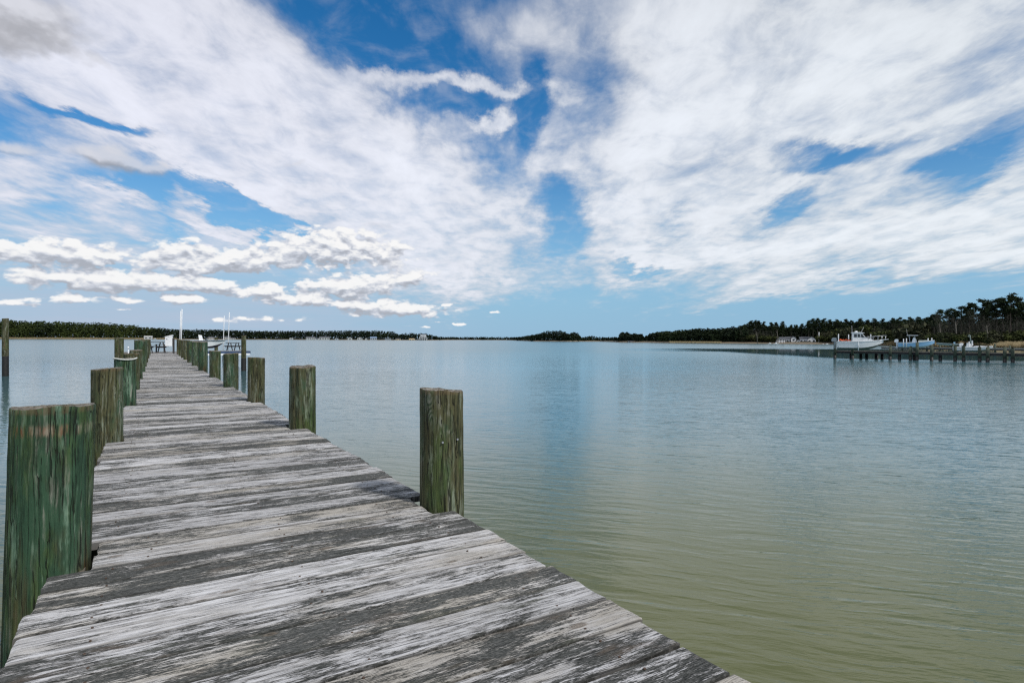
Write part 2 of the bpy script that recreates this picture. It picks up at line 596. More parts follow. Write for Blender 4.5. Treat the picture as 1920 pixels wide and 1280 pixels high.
def post_material():
    m, t, b = mat('weathered_piling_wood')
    P, P0, rnd = objcoord(t, (11.0, 23.0, 5.0))
    oinf = t.n.new('ShaderNodeObjectInfo')
    r2, ramt, rust = t.sep(oinf.outputs['Color'])   # green tint, wavy figure, rust band
    sway = t.noisec(t.mapping(P, scale=(3, 3, 2.2)), 1.0, 3, 0.6)
    Pw = t.vm('ADD', P, t.vm('MULTIPLY', t.vm('SUBTRACT', sway, (0.5, 0.5, 0.5)), (0.05, 0.05, 0.18)))
    st = t.noise(t.mapping(Pw, scale=(26, 26, 1.6)), 1.0, 5, 0.65)
    st2 = t.noise(t.mapping(Pw, scale=(75, 75, 3.5)), 1.0, 5, 0.7)
    pat = t.noise(t.mapping(P, scale=(6, 6, 2.4)), 1.0, 5, 0.65)
    ringf = t.noise(t.mapping(Pw, scale=(7, 7, 1.7)), 1.0, 1.5, 0.4)
    rings = t.m('ABSOLUTE', t.m('SINE', t.mul(ringf, 150.0)))
    rings = t.ss(rings, 0.0, 1.0)
    sw = t.ss(pat, 0.46, 0.62)
    zz_ = t.sep(P0)[2]
    grain = t.mixf(t.mul(t.mul(sw, ramt), t.ss(zz_, -0.55, -0.15, 0.25, 1.0)), st, t.add(t.mul(rings, 0.30), 0.33))
    v = t.add(t.mul(grain, 0.6), t.mul(st2, 0.5), t.mul(pat, 0.35))
    dark = t.mix(r2, (0.016, 0.018, 0.009), (0.010, 0.024, 0.014))
    midc = t.mix(t.ss(t.add(pat, t.mul(t.sub(r2, 0.5), 0.45)), 0.38, 0.66), (0.080, 0.078, 0.036), (0.034, 0.080, 0.044))
    light = t.mix(t.ss(st, 0.4, 0.6), (0.15, 0.155, 0.11), (0.25, 0.255, 0.21))
    c = t.mix(t.ss(v, 0.56, 0.74), dark, midc)
    c = t.mix(t.ss(v, 0.74, 0.92), c, light)
    # rust and brown bleeding
    bl = t.noise(t.mapping(P, loc=(4, 4, 4), scale=(14, 14, 1.3)), 1.0, 4, 0.6)
    c = t.mix(t.ss(bl, 0.6, 0.75, 0.0, 0.45), c, (0.13, 0.055, 0.02))
    rbz = t.add(zz_, t.mul(t.sub(st2, 0.5), 0.08))
    rb_ = t.mul(t.mul(t.ss(rbz, -0.125, -0.10), t.ss(rbz, -0.06, -0.08)), t.mul(t.ss(t.add(t.mul(st, 0.5), t.mul(st2, 0.5)), 0.45, 0.56), 0.8))
    c = t.mix(t.mul(rb_, rust), c, t.mix(t.ss(pat, 0.42, 0.6), (0.34, 0.30, 0.23), (0.20, 0.055, 0.02)))
    low_ = t.mul(t.ss(zz_, -0.5, -0.85), t.ss(bl, 0.5, 0.62))
    c = t.mix(t.mul(low_, 0.22), c, (0.16, 0.06, 0.02))
    moss = t.noise(t.mapping(P, loc=(7, 1, 3), scale=(5, 5, 1.5)), 1.0, 5, 0.7)
    c = t.mix(t.ss(moss, 0.48, 0.64, 0.0, 0.7), c, t.mix(t.ss(st2, 0.3, 0.7), (0.012, 0.028, 0.008), (0.080, 0.125, 0.032)))
    bld = t.noise(t.mapping(P, loc=(3, 6, 2), scale=(7, 7, 2.2)), 1.0, 5, 0.7)
    c = t.mix(t.ss(bld, 0.55, 0.68, 0.0, 0.5), c, (0.012, 0.015, 0.008))
    pale = t.noise(t.mapping(P, loc=(1, 8, 5), scale=(10, 10, 1.4)), 1.0, 5, 0.75)
    c = t.mix(t.mul(t.ss(pale, 0.54, 0.66, 0.0, 0.65), t.ss(st2, 0.35, 0.55)), c, t.mix(r2, (0.29, 0.30, 0.24), (0.20, 0.31, 0.22)))
    ck = t.noise(t.mapping(Pw, loc=(2, 2, 2), scale=(34, 34, 0.9)), 1.0, 3, 0.55)
    ckm = t.ss(t.m('ABSOLUTE', t.sub(ck, 0.5)), 0.022, 0.006)
    c = t.mix(t.mul(ckm, 0.85), c, (0.006, 0.007, 0.004))
    # top face grey
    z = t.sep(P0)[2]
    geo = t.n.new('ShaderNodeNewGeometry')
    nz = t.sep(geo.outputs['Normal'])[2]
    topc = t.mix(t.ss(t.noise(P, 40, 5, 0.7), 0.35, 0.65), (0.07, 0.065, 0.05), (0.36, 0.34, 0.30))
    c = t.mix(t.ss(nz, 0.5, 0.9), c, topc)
    rim = t.mul(t.ss(t.add(z, t.mul(st2, 0.02)), -0.022, -0.004), t.ss(st, 0.4, 0.55))
    c = t.mix(t.mul(rim, 0.6), c, (0.10, 0.07, 0.035))
    # the wet tidal band is nearly black (z is measured from the top of the post)
    t.l.new(c, b.inputs['Base Color'])
    b.inputs['Roughness'].default_value = 0.8
    b.inputs['Specular IOR Level'].default_value = 0.25
    bn = t.n.new('ShaderNodeBump')
    bn.inputs['Strength'].default_value = 0.8
    bn.inputs['Distance'].default_value = 0.008
    t.l.new(t.add(t.mul(grain, 0.8), t.mul(st2, 0.7), t.mul(ckm, -0.9)), bn.inputs['Height'])
    t.l.new(bn.outputs[0], b.inputs['Normal'])
    return m

M_plank = plank_material()
M_post = post_material()
M_white = simple('white_paint', (0.8, 0.81, 0.81), 0.35, 0.06)
M_hull = simple('white_gelcoat', (0.79, 0.80, 0.79), 0.25, 0.05)
M_bluehull = simple('pale_blue_gelcoat', (0.27, 0.50, 0.72), 0.25, 0.06)
M_under = simple('hull_bottom_paint', (0.16, 0.17, 0.13), 0.6, 0.2)
M_glass = simple('dark_glass', (0.02, 0.035, 0.04), 0.08, 0.1)
M_metal = simple('brushed_metal', (0.5, 0.52, 0.54), 0.35, 0.1, metal=0.7)
M_dark = simple('dark_plastic', (0.03, 0.035, 0.04), 0.4, 0.15)
M_timber = simple('old_grey_timber', (0.12, 0.105, 0.08), 0.85, 0.35, 9, bump=0.3)
M_dtimber = simple('dark_timber', (0.035, 0.034, 0.034), 0.85, 0.3, 9)
M_tar = simple('wet_tarred_timber', (0.012, 0.011, 0.010), 0.6, 0.4, 8)
M_farpost = simple('far_piling_timber', (0.055, 0.068, 0.045), 0.85, 0.4, 3)
M_orange = simple('orange_canvas', (0.75, 0.10, 0.02), 0.6, 0.1)
M_grey = simple('grey_cowling', (0.22, 0.26, 0.28), 0.35, 0.1)
M_navy = simple('navy_fascia', (0.03, 0.06, 0.13), 0.6, 0.2)
M_rope = simple('white_rope', (0.6, 0.62, 0.58), 0.8, 0.15, 60)
M_red = simple('dark_red_paint', (0.09, 0.01, 0.02), 0.5, 0.2)
M_green = simple('grey_green_aluminium', (0.24, 0.31, 0.29), 0.5, 0.1)

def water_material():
    m, t, b = mat('river_water')
    geo = t.n.new('ShaderNodeNewGeometry')
    P = geo.outputs['Position']
    Pf = t.comb(*[t.sep(P)[k] for k in (0, 1)], 0.0)
    # murky green-brown body; blue sky reflection painted in with distance from the camera
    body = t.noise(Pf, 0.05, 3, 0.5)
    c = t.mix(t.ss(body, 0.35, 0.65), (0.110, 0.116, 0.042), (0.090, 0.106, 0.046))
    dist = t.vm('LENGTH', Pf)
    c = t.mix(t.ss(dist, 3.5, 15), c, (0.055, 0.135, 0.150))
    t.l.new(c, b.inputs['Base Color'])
    b.inputs['Roughness'].default_value = 0.03
    b.inputs['IOR'].default_value = 1.333
    warp = t.vm('SCALE', t.vm('SUBTRACT', t.noisec(Pf, 0.7, 3, 0.5), (0.5, 0.5, 0.5)), scale=0.32)
    Pw = t.vm('ADD', Pf, warp)
    R1 = t.mapping(Pw, rot=(0, 0, R(17)))
    w1 = t.noise(t.mapping(R1, scale=(0.8, 3.6, 1)), 1.0, 2, 0.45)
    w2 = t.noise(t.mapping(R1, rot=(0, 0, R(-12)), scale=(1.8, 7.5, 1)), 1.0, 3, 0.5)
    w3 = t.noise(t.mapping(Pw, rot=(0, 0, R(8)), scale=(7, 20, 1)), 1.0, 3, 0.55)
    w4 = t.noise(t.mapping(Pf, scale=(0.25, 0.4, 1)), 1.0, 2, 0.5)
    # sharpen the crests
    w1 = t.sub(1.0, t.mul(t.m('ABSOLUTE', t.sub(w1, 0.5)), 2.0))
    w2 = t.sub(1.0, t.mul(t.m('ABSOLUTE', t.sub(w2, 0.5)), 2.0))
    h = t.add(t.mul(w1, 0.0135), t.mul(w2, 0.0062), t.mul(w3, 0.0026), t.mul(w4, 0.012))
    # cat's paws: calm and ruffled stretches, and a lee under the right-hand bank
    gust = t.noise(t.mapping(Pf, scale=(0.008, 0.028, 1)), 1.0, 3, 0.5)
    k = t.ss(gust, 0.35, 0.6, 0.55, 1.15)
    px, py = t.sep(Pf)[0], t.sep(Pf)[1]
    wob = t.mul(t.sub(gust, 0.5), 26)
    yb_ = t.add(py, wob)
    band = t.mul(t.mul(t.ss(yb_, 94, 100), t.ss(yb_, 134, 124)), t.ss(t.add(px, wob), 12, 45))
    # sheltered water between the far dock and the bank
    side = t.sub(t.add(py, t.mul(px, 0.345)), 72.4)
    lee = t.mul(t.mul(t.ss(t.add(side, t.mul(wob, 0.15)), -1.5, 1.5), t.ss(px, 31, 37)), t.ss(yb_, 134, 124))
    calm = t.m('MAXIMUM', t.mul(band, 0.97), t.mul(lee, 0.93))
    k = t.mul(t.mul(k, t.sub(1.0, calm)), t.ss(dist, 5, 40, 1.25, 0.5))
    t.l.new(t.mul(t.ss(dist, 8, 110, 0.03, 0.18), t.sub(1.0, t.mul(calm, 0.8))), b.inputs['Roughness'])
    bn = t.n.new('ShaderNodeBump')
    bn.inputs['Distance'].default_value = 1.0
    t.l.new(k, bn.inputs['Strength'])
    t.l.new(h, bn.inputs['Height'])
    t.l.new(bn.outputs[0], b.inputs['Normal'])
    return m

# ------------------------------------------------------------------ water and land
w = MB()
S = 9000
w.raw([(-S, -S, 0), (S, -S, 0), (S, S, 0), (-S, S, 0)], [(0, 1, 2, 3)])
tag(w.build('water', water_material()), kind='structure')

def shore_pt(x, Z):
    return np.array((gx(x, Z), Z))
SHORE = [shore_pt(-500, 560), shore_pt(-200, 600), shore_pt(0, 640), shore_pt(110, 690), shore_pt(225, 760), shore_pt(360, 860), shore_pt(500, 920),
         shore_pt(660, 980), shore_pt(790, 1000), shore_pt(822, 1060), shore_pt(860, 1500), shore_pt(950, 1500), shore_pt(972, 900), shore_pt(1000, 640),
         shore_pt(1070, 560), shore_pt(1085, 600), shore_pt(1125, 640), shore_pt(1160, 470), shore_pt(1210, 430), shore_pt(1260, 385), shore_pt(1360, 357),
         shore_pt(1460, 335), shore_pt(1560, 320), shore_pt(1620, 260), shore_pt(1680, 215), shore_pt(1760, 188), shore_pt(1900, 170),
         shore_pt(2100, 150), shore_pt(2500, 110), np.array((150., 40.)), np.array((120., -20.)), np.array((40., -30.)),
         np.array((-60., -30.)), np.array((-250., 0.)), np.array((-480., 150.)), np.array((-650., 350.))]
SHORE.append(SHORE[0])
pts = []
for a, b_ in zip(SHORE[:-1], SHORE[1:]):
    n = max(2, int(np.linalg.norm(b_-a)/12))
    for i in range(n):
        p = a+(b_-a)*i/n
        pts.append(p*(1+0.004*math.sin(i*1.7+p[0]*0.1)))
pts = np.array(pts)
offs = [(-2.0, -0.35), (0.0, 0.02), (1.2, 0.25), (6, 0.8), (25, 1.4), (120, 2.2), (600, 3.0), (6500, 3.5)]
V = []
for o_, z_ in offs:
    r_ = np.linalg.norm(pts, axis=1)
    q = pts*((r_+o_)/r_)[:, None]
    zz = z_*(0.75+0.5*rng.random(len(pts)))
    V.append(np.column_stack([q, zz]))
V = np.concatenate(V)
n = len(pts)
fc = []
for k in range(len(offs)-1):
    for i in range(n):
        j = (i+1) % n
        fc.append((k*n+i, k*n+j, (k+1)*n+j, (k+1)*n+i))
m, t, b = mat('shore_ground')
geo = t.n.new('ShaderNodeNewGeometry')
z = t.sep(geo.outputs['Position'])[2]
nn = t.noise(geo.outputs['Position'], 0.4, 5, 0.6)
c = t.mix(t.ss(t.add(z, t.mul(nn, 0.8)), 0.9, 1.7), (0.17, 0.13, 0.08), (0.05, 0.048, 0.025))
t.l.new(c, b.inputs['Base Color'])
b.inputs['Roughness'].default_value = 0.9
tag(npmesh('shore_ground', V, np.array(fc), m), kind='structure')

# ------------------------------------------------------------------ the dock
EDGE_R = [(-3, 1.50), (3.3, 1.49), (6.9, 1.43), (10.2, 1.40), (13.5, 1.36), (17, 1.30), (20.5, 1.25), (46.5, 1.20)]
EDGE_L = [(-3, -0.40), (20, -0.40), (46.5, -0.42)]
def lerp(tab, d):
    return float(np.interp(d, [a for a, _ in tab], [b for _, b in tab]))

# pilings: (n, d, diameter, top height above deck, lean n, lean d)
RIGHT = [(1.505, 3.325, 0.268, 0.69, 0.010, 0.0), (1.42, 6.93, 0.285, 0.685, 0.0, 0.0), (1.375, 10.2, 0.25, 0.69, 0.0, 0.0),
         (1.33, 13.5, 0.285, 0.685, 0.0, 0.0), (1.31, 17.1, 0.265, 0.67, 0, 0), (1.25, 20.7, 0.26, 0.885, 0, 0), (1.23, 24.3, 0.26, 0.875, 0, 0),
         (1.22, 27.7, 0.27, 0.89, 0, 0), (1.21, 31.0, 0.27, 0.9, 0, 0), (1.2, 34.2, 0.26, 0.88, 0, 0), (1.2, 37.6, 0.27, 0.9, 0, 0), (1.2, 41.6, 0.27, 0.93, 0, 0)]
LEFT = [(-0.398, 3.36, 0.313, 0.69, -0.022, 0.0), (-0.41, 6.95, 0.265, 0.70, -0.0, 0.0), (-0.40, 10.5, 0.275, 0.695, 0, 0),
        (-0.41, 13.7, 0.27, 0.69, 0, 0), (-0.42, 17.1, 0.27, 0.70, 0, 0), (-0.42, 20.6, 0.28, 0.925, 0, 0), (-0.42, 24.2, 0.28, 0.93, 0, 0),
        (-0.42, 28.4, 0.27, 0.93, 0, 0), (-0.42, 34.0, 0.27, 0.92, 0, 0), (-0.42, 40.5, 0.27, 0.92, 0, 0)]

dock = empty('wooden_dock', dk(0, 0, DECK), YAW)
tag(dock, 'long weathered grey plank dock running out over the water to a small platform', 'dock')

def plank_mesh(L, wd, th, ej):
    """board with rounded arrises, slightly uneven ends; local x along the board, top at z = 0"""
    bm = MB()
    c = 0.006
    prof = [(-wd/2, -c), (-wd/2+c, 0), (-wd/6, -0.0012), (wd/6, -0.0012), (wd/2-c, 0), (wd/2, -c), (wd/2, -th), (-wd/2, -th)]
    n = len(prof)
    vs = []
    xs = [-L/2, -L/2+0.012, L/2-0.012, L/2]
    for k, x in enumerate(xs):
        for i, (y, z) in enumerate(prof):
            zz = z-(0.004 if k in (0, 3) and z > -0.02 else 0)
            xx = x+(ej[i % 4]*(1 if k == 0 else 0))+(ej[(i+1) % 4+4]*(1 if k == 3 else 0))
            vs.append((xx, y, zz))
    fs = [tuple(range(n-1, -1, -1)), tuple(3*n+i for i in range(n))]
    for k in range(3):
        for i in range(n):
            j = (i+1) % n
            fs.append((k*n+i, k*n+j, (k+1)*n+j, (k+1)*n+i))
    bm.raw(vs, fs)
    return bm

d = -1.93
nplank = 0
NAILS = []
EDGES = []
while d < 46.2:
    pw = 0.194*(1+random.uniform(-0.03, 0.03))
    dm = d+pw/2
    nr, nl = lerp(EDGE_R, dm)+random.uniform(-0.014, 0.014), lerp(EDGE_L, dm)+random.uniform(-0.012, 0.012)
    for p in RIGHT:
        q_ = max(0.0, abs(dm-p[1])-pw/2)
        if q_ < p[2]*0.36:
            nr = p[0]-math.sqrt((p[2]/2)**2-q_**2)-0.008
    for p in LEFT:
        q_ = max(0.0, abs(dm-p[1])-pw/2)
        if q_ < p[2]*0.36:
            nl = p[0]+math.sqrt((p[2]/2)**2-q_**2)+0.008
    gap = random.uniform(0.006, 0.013)
    ej = [random.uniform(-0.005, 0.005) for _ in range(8)]
    o = plank_mesh(nr-nl, pw-gap, 0.04, ej).build('plank', M_plank, dock)
    o.location = ((nr+nl)/2, dm, random.uniform(-0.003, 0.002))
    o.rotation_euler = (random.uniform(-0.008, 0.008), random.uniform(-0.0015, 0.0015), random.uniform(-0.0035, 0.0035))
    if dm < 14:
        for nx in (nl+0.22, (nl+nr)/2+random.uniform(-0.03, 0.03), nr-0.22):
            for s_ in (-0.27, 0.27):
                NAILS.append((nx+random.uniform(-0.02, 0.02), dm+s_*pw))
    d += pw
    nplank += 1
nb = MB()
for x, y in NAILS:
    nb.tube([(x, y, -0.004), (x, y, 0.0008)], 0.0045, 6)
tag(nb.build('nail', simple('rusty_nail', (0.06, 0.035, 0.02), 0.7, 0.3, 40), dock), kind='stuff')
for nx in (-0.30, 0.1, 0.55, 0.98, 1.12):
    sb = MB()
    sb.box((nx, 22.0, -0.16), (0.05, 48.0, 0.22))
    sb.build('stringer', M_timber, dock)
for k, p in enumerate(RIGHT):
    cb = MB()
    cb.box((0.5, p[1]+0.19, -0.40), (2.1, 0.09, 0.22))
    cb.build('cross_beam', M_timber, dock)

# platform at the end of the dock: planks laid the same way, wider
d = 46.25
while d < 50.4:
    o = plank_mesh(4.0, 0.19, 0.04, [0]*8).build('plank', M_plank, dock)
    o.location = (-0.25, d, random.uniform(-0.003, 0.002))
    d += 0.2
sb = MB()
sb.box((-0.25, 46.12, -0.13), (4.0, 0.05, 0.2))
sb.build('fascia', M_timber, dock)

wing = empty('side_platform', dk(0, 0, DECK), YAW)
tag(wing, 'small side platform with a navy edge board at the long dock end', 'platform')
for k in range(12):
    o = plank_mesh(4.4, 0.19, 0.04, [0]*8).build('plank', M_plank, wing)
    o.location = (4.2, 50.72+k*0.2, 0)
sb = MB()
sb.box((4.2, 50.59, -0.09), (4.4, 0.05, 0.17))
sb.build('fascia', M_navy, wing)
sb = MB()
sb.box((4.2, 50.6, -0.25), (4.3, 0.06, 0.13))
sb.build('float_edge', M_white, wing)

def post_mesh(dia, top, bottom, seed, lean=(0, 0), rings=26, seg=40):
    """round timber pile with flats, checks and an uneven sawn top; origin at its top"""
    rr = random.Random(seed)
    r = dia/2
    ph = [rr.uniform(0, 6.28) for _ in range(8)]
    H = top-bottom
    zs = [0.0, -0.006, -0.03] + [-0.03-(H-0.03)*(i/rings)**1.25 for i in range(1, rings+1)]
    vs, fs = [], []
    checks = [(rr.uniform(0, 6.28), rr.uniform(0.005, 0.013)) for _ in range(4)]
    for k, z in enumerate(zs):
        for i in range(seg):
            a = 2*math.pi*i/seg
            q = r*(1+0.022*math.sin(2*a+ph[0])+0.012*math.sin(3*a+ph[1]+z*0.8)+0.006*math.sin(7*a+ph[2]+z*2.5)
                   + 0.012*math.sin(z*2.1+ph[3]))*(1.0-0.012*z)
            for ca, cd in checks:
                da = (a-ca+math.pi) % (2*math.pi)-math.pi
                if abs(da) < 0.09:
                    q -= cd*(1-abs(da)/0.09)
            q += rr.uniform(-0.0012, 0.0012)
            if k == 0:
                q -= 0.008
            zz = z
            if k < 3:
                zz += 0.010*math.sin(a+ph[4])+0.004*math.sin(4*a+ph[5])+rr.uniform(-0.003, 0.003)*(k < 2)
            vs.append((q*math.cos(a)+lean[0]*(-z), q*math.sin(a)+lean[1]*(-z), zz))
    for k in range(len(zs)-1):
        for i in range(seg):
            j = (i+1) % seg
            fs.append((k*seg+i, (k+1)*seg+i, (k+1)*seg+j, k*seg+j))
    # top: inner rings, gently domed
    base = len(vs)
    for f_ in (0.6, 0.25):
        for i in range(seg):
            x, y, z = vs[i]
            vs.append((x*f_, y*f_, z*f_+0.004*rr.uniform(-1, 1)))
    vs.append((0, 0, -0.002))
    for i in range(seg):
        j = (i+1) % seg
        fs.append((i, j, base+j, base+i))
        fs.append((base+i, base+j, base+seg+j, base+seg+i))
        fs.append((base+seg+i, base+seg+j, base+2*seg))
    mb = MB()
    mb.raw(vs, fs, True)
    for i in range((len(zs)-1)*seg, len(mb.sm)):
        mb.sm[i] = False
    return mb

WHERE_R = ['pale streaked piling with wavy grain, nearest on the right side of the dock',
           'second piling on the right side of the dock, dark olive with a green streak',
           'third piling on the right side of the dock, narrow and dark',
           'fourth piling on the right side of the dock, in front of the tall water piling',
           'fifth piling on the right side of the dock, just left of the fourth',
           'first of the taller right-hand pilings, with open water to its right',
           'second of the taller right-hand pilings along the far dock',
           'third of the taller right-hand pilings along the far dock',
           'fourth of the taller right-hand pilings, below the moored boat',
           'fifth of the taller right-hand pilings, below the boat outboard',
           'next to last taller piling on the right side before the platform',
           'farthest right-hand dock piling, carrying the white box']
WHERE_L = ['thick green piling nearest the viewer on the left, rust marks under its top',
           'second piling on the left side of the dock with swirling green and brown grain',
           'third piling on the left side with a white rope over its top',
           'fourth piling on the left side of the dock, behind the roped one',
           'fifth piling on the left side of the dock, lower than those beyond',
           'first of the taller left-hand pilings',
           'second of the taller left-hand pilings',
           'third of the taller left-hand pilings',
           'fourth of the taller left-hand pilings',
           'farthest left-hand dock piling by the picnic table']
for side, tab, lab, grp in (('R', RIGHT, WHERE_R, 'pilings along the right side of the dock'), ('L', LEFT, WHERE_L, 'pilings along the left side of the dock')):
    for k, (n_, d_, dia, h_, l1, l2) in enumerate(tab):
        o = post_mesh(dia, DECK+h_, -0.6, 100+k*7+(50 if side == 'L' else 0), (l1, l2), 26 if k < 4 else 10, 44 if k < 4 else 24).build('piling', M_post)
        o.location = dk(n_, d_, DECK+h_)
        o.rotation_euler = (0, 0, YAW+random.uniform(-3, 3))
        if l1:
            o.rotation_euler = (0, 0, YAW)
        gr_ = {'R': [0.35, 0.4, 0.25, 0.55, 0.5, 0.8, 0.6, 0.7, 0.2, 0.3, 0.1, 0.0], 'L': [1.0, 0.4, 0.95, 0.4, 0.5, 0.7, 0.5, 0.4, 0.3, 0.2]}[side][k]
        rg_ = {('R', 0): 1.0, ('L', 1): 0.9, ('L', 0): 0.12}.get((side, k), 0.15)
        o.color = (gr_, rg_, 1.0 if (side, k) == ('L', 0) else 0.0, 1)
        tag(o, lab[k], 'piling', grp)

# two galvanised nails in the near right piling
pn = dk(RIGHT[0][0], RIGHT[0][1], 0)
for px_, py_ in ((831, 834), (860, 831)):
    dv = at(px_, py_, 3.4)
    cdir = Vector((-pn.x, -pn.y, 0)).normalized()
    sdv = Vector((-cdir.y, cdir.x, 0))
    off = (dv-Vector((pn.x, pn.y, 0))).dot(sdv)
    off = max(-0.11, min(0.11, off))
    q = Vector((pn.x, pn.y, dv.z))+sdv*off+cdir*math.sqrt(max(0.0, 0.136**2-off**2))
    nb = MB()
    nb.tube([(0, 0, 0), tuple(cdir*0.012)], 0.006, 8)
    o = nb.build('galvanised_nail', M_metal)
    par = [o2 for o2 in bpy.data.objects if o2.get('label') == WHERE_R[0]][0]
    bpy.context.view_layer.update()
    o.parent = par
    o.matrix_parent_inverse = par.matrix_world.inverted()
    o.location = q

# water pilings: upper wood, wet black band below
def water_pile(loc, dia, top, label, band=0.75, grp=None):
    e = empty('mooring_piling', (loc[0], loc[1], 0))
    tag(e, label, 'piling', grp)
    o = post_mesh(dia, top, band, random.randint(0, 999), (0, 0), 8, 20).build('upper_shaft', M_post, e)
    o.location = (0, 0, top)
    o.color = (0.1, 0.1, 0, 1)
    o = post_mesh(dia*1.03, band+0.02, -0.8, random.randint(0, 999), (0, 0), 6, 20).build('wet_base', M_tar, e)
    o.location = (0, 0, band+0.02)
    return e
water_pile((gx(10, 28.0), 28.0), 0.26, CAMZ+(632.3-597)/F*28, 'lone mooring piling standing in open water at the left edge', 0.95)
water_pile((gx(457, 33.5), 33.5), 0.27, CAMZ+(634.2-629)/F*33.5, 'tall piling standing in the water just right of the dock, orange-stained', 0.7)
water_pile((gx(405.5, 50.5), 50.5), 0.28, CAMZ+(634-632)/F*50, 'far piling standing behind the bench table on the side platform', 0.5)
water_pile((gx(219.5, 36.0), 36.0), 0.27, CAMZ-0.0, 'taller left water piling beside the dock, left one of the pair', 0.5)
water_pile((gx(228, 37.0), 37.0), 0.26, CAMZ-0.01, 'taller left water piling beside the dock, right one of the pair', 0.5)

# rope draped from the water piling over the third left piling
p3 = dk(LEFT[2][0], LEFT[2][1], DECK+LEFT[2][3])
rb = MB()
loop = []
for i in range(26):
    a = 2.2+i/25*4.6
    loop.append(p3+Vector((math.cos(a)*0.15, math.sin(a)*0.15, -0.005+0.012*math.sin(a*2))))
rb.tube(loop, 0.010, 6)
tag(rb.build('rope', M_rope), 'white rope looped over the top of the third left piling', 'rope')

# ------------------------------------------------------------------ dock furniture
def picnic_table(loc, rz, L, Wd, H, label, mt):
    e = empty('picnic_table', loc, rz)
    tag(e, label, 'picnic table', 'picnic tables on the dock')
    for k in range(4):
        b_ = MB()
        b_.box((0, (k-1.5)*Wd*0.13, H-0.02), (L, Wd*0.12, 0.04))
        b_.build('tabletop_board', mt, e)
    for s_ in (-1, 1):
        b_ = MB()
        b_.box((0, s_*Wd*0.43, H*0.58), (L, Wd*0.14, 0.04))
        b_.build('bench_seat', mt, e)
    for x in (-L*0.36, L*0.36):
        b_ = MB()
        b_.box((x, 0, H*0.53), (0.05, Wd*0.96, 0.10))
        b_.build('cross_brace', mt, e)
        for s_ in (-1, 1):
            b_ = MB()
            b_.tube([(x+0.04, s_*Wd*0.36, 0), (x+0.04, s_*Wd*0.13, H-0.04)], 0.05, 4, smooth=False)
            b_.build('leg', mt, e)
    return e
zt = 39.6
picnic_table(Vector((gx(290, zt), zt, DECK)), R(68), 1.3, 1.02, 0.74, 'dark picnic table standing on the platform at the end of the dock', M_dtimber)
picnic_table(Vector((gx(437, 48.3), 48.3, DECK)), R(70), 1.1, 0.86, 0.64, 'small dark bench table on the navy-edged side platform', M_dtimber)

ch = empty('garden_chair', Vector((gx(301, 40.8), 40.8, DECK)), R(-60))
tag(ch, 'dark slatted garden chair leaning back behind the picnic table', 'chair')
for k in range(4):
    b_ = MB()
    b_.box((-0.24+k*0.16, 0.32, 0.62), (0.13, 0.03, 0.75), Matrix.Rotation(-0.35, 3, 'X'))
    b_.build('back_slat', M_dtimber, ch)
b_ = MB()
b_.box((0, 0, 0.34), (0.6, 0.55, 0.04))
b_.build('seat', M_dtimber, ch)
for s_ in (-1, 1):
    for y in (-0.25, 0.22):
        b_ = MB()
        b_.box((s_*0.3, y, 0.27), (0.05, 0.08, 0.54))
        b_.build('leg', M_dtimber, ch)
    b_ = MB()
    b_.box((s_*0.32, 0, 0.55), (0.1, 0.7, 0.03))
    b_.build('armrest', M_dtimber, ch)

bx = empty('utility_box', Vector((gx(317, 38.3), 38.3, 1.33)), R(20))
tag(bx, 'white utility box with a sloping lid fixed to the last dock piling', 'utility box')
b_ = MB()
b_.prism([(-0.2, 0), (0.2, 0), (0.2, 0.64), (-0.2, 0.56)], -0.14, 0.14)
b_.build('cabinet', M_white, bx)
b_ = MB()
b_.prism([(-0.22, 0.565), (0.22, 0.655), (0.22, 0.73), (0.1, 0.70), (-0.22, 0.61)], -0.16, 0.16)
b_.build('lid', M_white, bx)
b_ = MB()
b_.box((-0.1, -0.145, 0.45), (0.05, 0.012, 0.06))
b_.build('latch', M_dark, bx)
b_ = MB()
b_.box((0.26, 0.0, 0.0), (0.1, 0.1, 1.0))
b_.build('post', M_dtimber, bx)

lb = empty('dock_lamp', Vector((gx(240.5, 33), 33, 0)))
tag(lb, 'slim white pole light standing between the left pilings', 'lamp')
b_ = MB()
b_.tube([(0, 0, 0), (0, 0, 1.25)], 0.02, 6)
b_.build('pole', M_white, lb)
b_ = MB()
b_.tube([(0, 0, 1.25), (0, 0, 1.32), (0, 0, 1.36)], [0.05, 0.05, 0.015], 8)
b_.build('cap', M_white, lb)

POLE = 'white guide poles of the boat lifts'
def pole(x, Z, ytop, label, r=0.055, ybot=None, lean=0.0):
    b_ = MB()
    zt_ = CAMZ+(hz(x)-ytop)/F*Z
    z0 = -0.5 if ybot is None else CAMZ+(hz(x)-ybot)/F*Z
    b_.tube([(0, 0, z0), (lean, 0, zt_-0.02), (lean, 0, zt_)], [r, r, r*0.7], 8)
    o = b_.build('guide_pole', M_white)
    o.location = (gx(x, Z), Z, 0)
    return tag(o, label, 'pole', POLE)
pole(335.5, 42, 583, 'white guide pole at the dock end, the shorter left one beside the white box', 0.03, None, 0.12)
pole(338.5, 42.6, 579.5, 'tallest white guide pole at the dock end, right one of the near pair', 0.038, None, 0.10)
pole(417, 48, 592, 'shorter white guide pole rising behind the side platform', 0.03, None, 0.15)
pole(426.5, 48.6, 585, 'taller white guide pole rising beside the bench table', 0.034, None, 0.15)

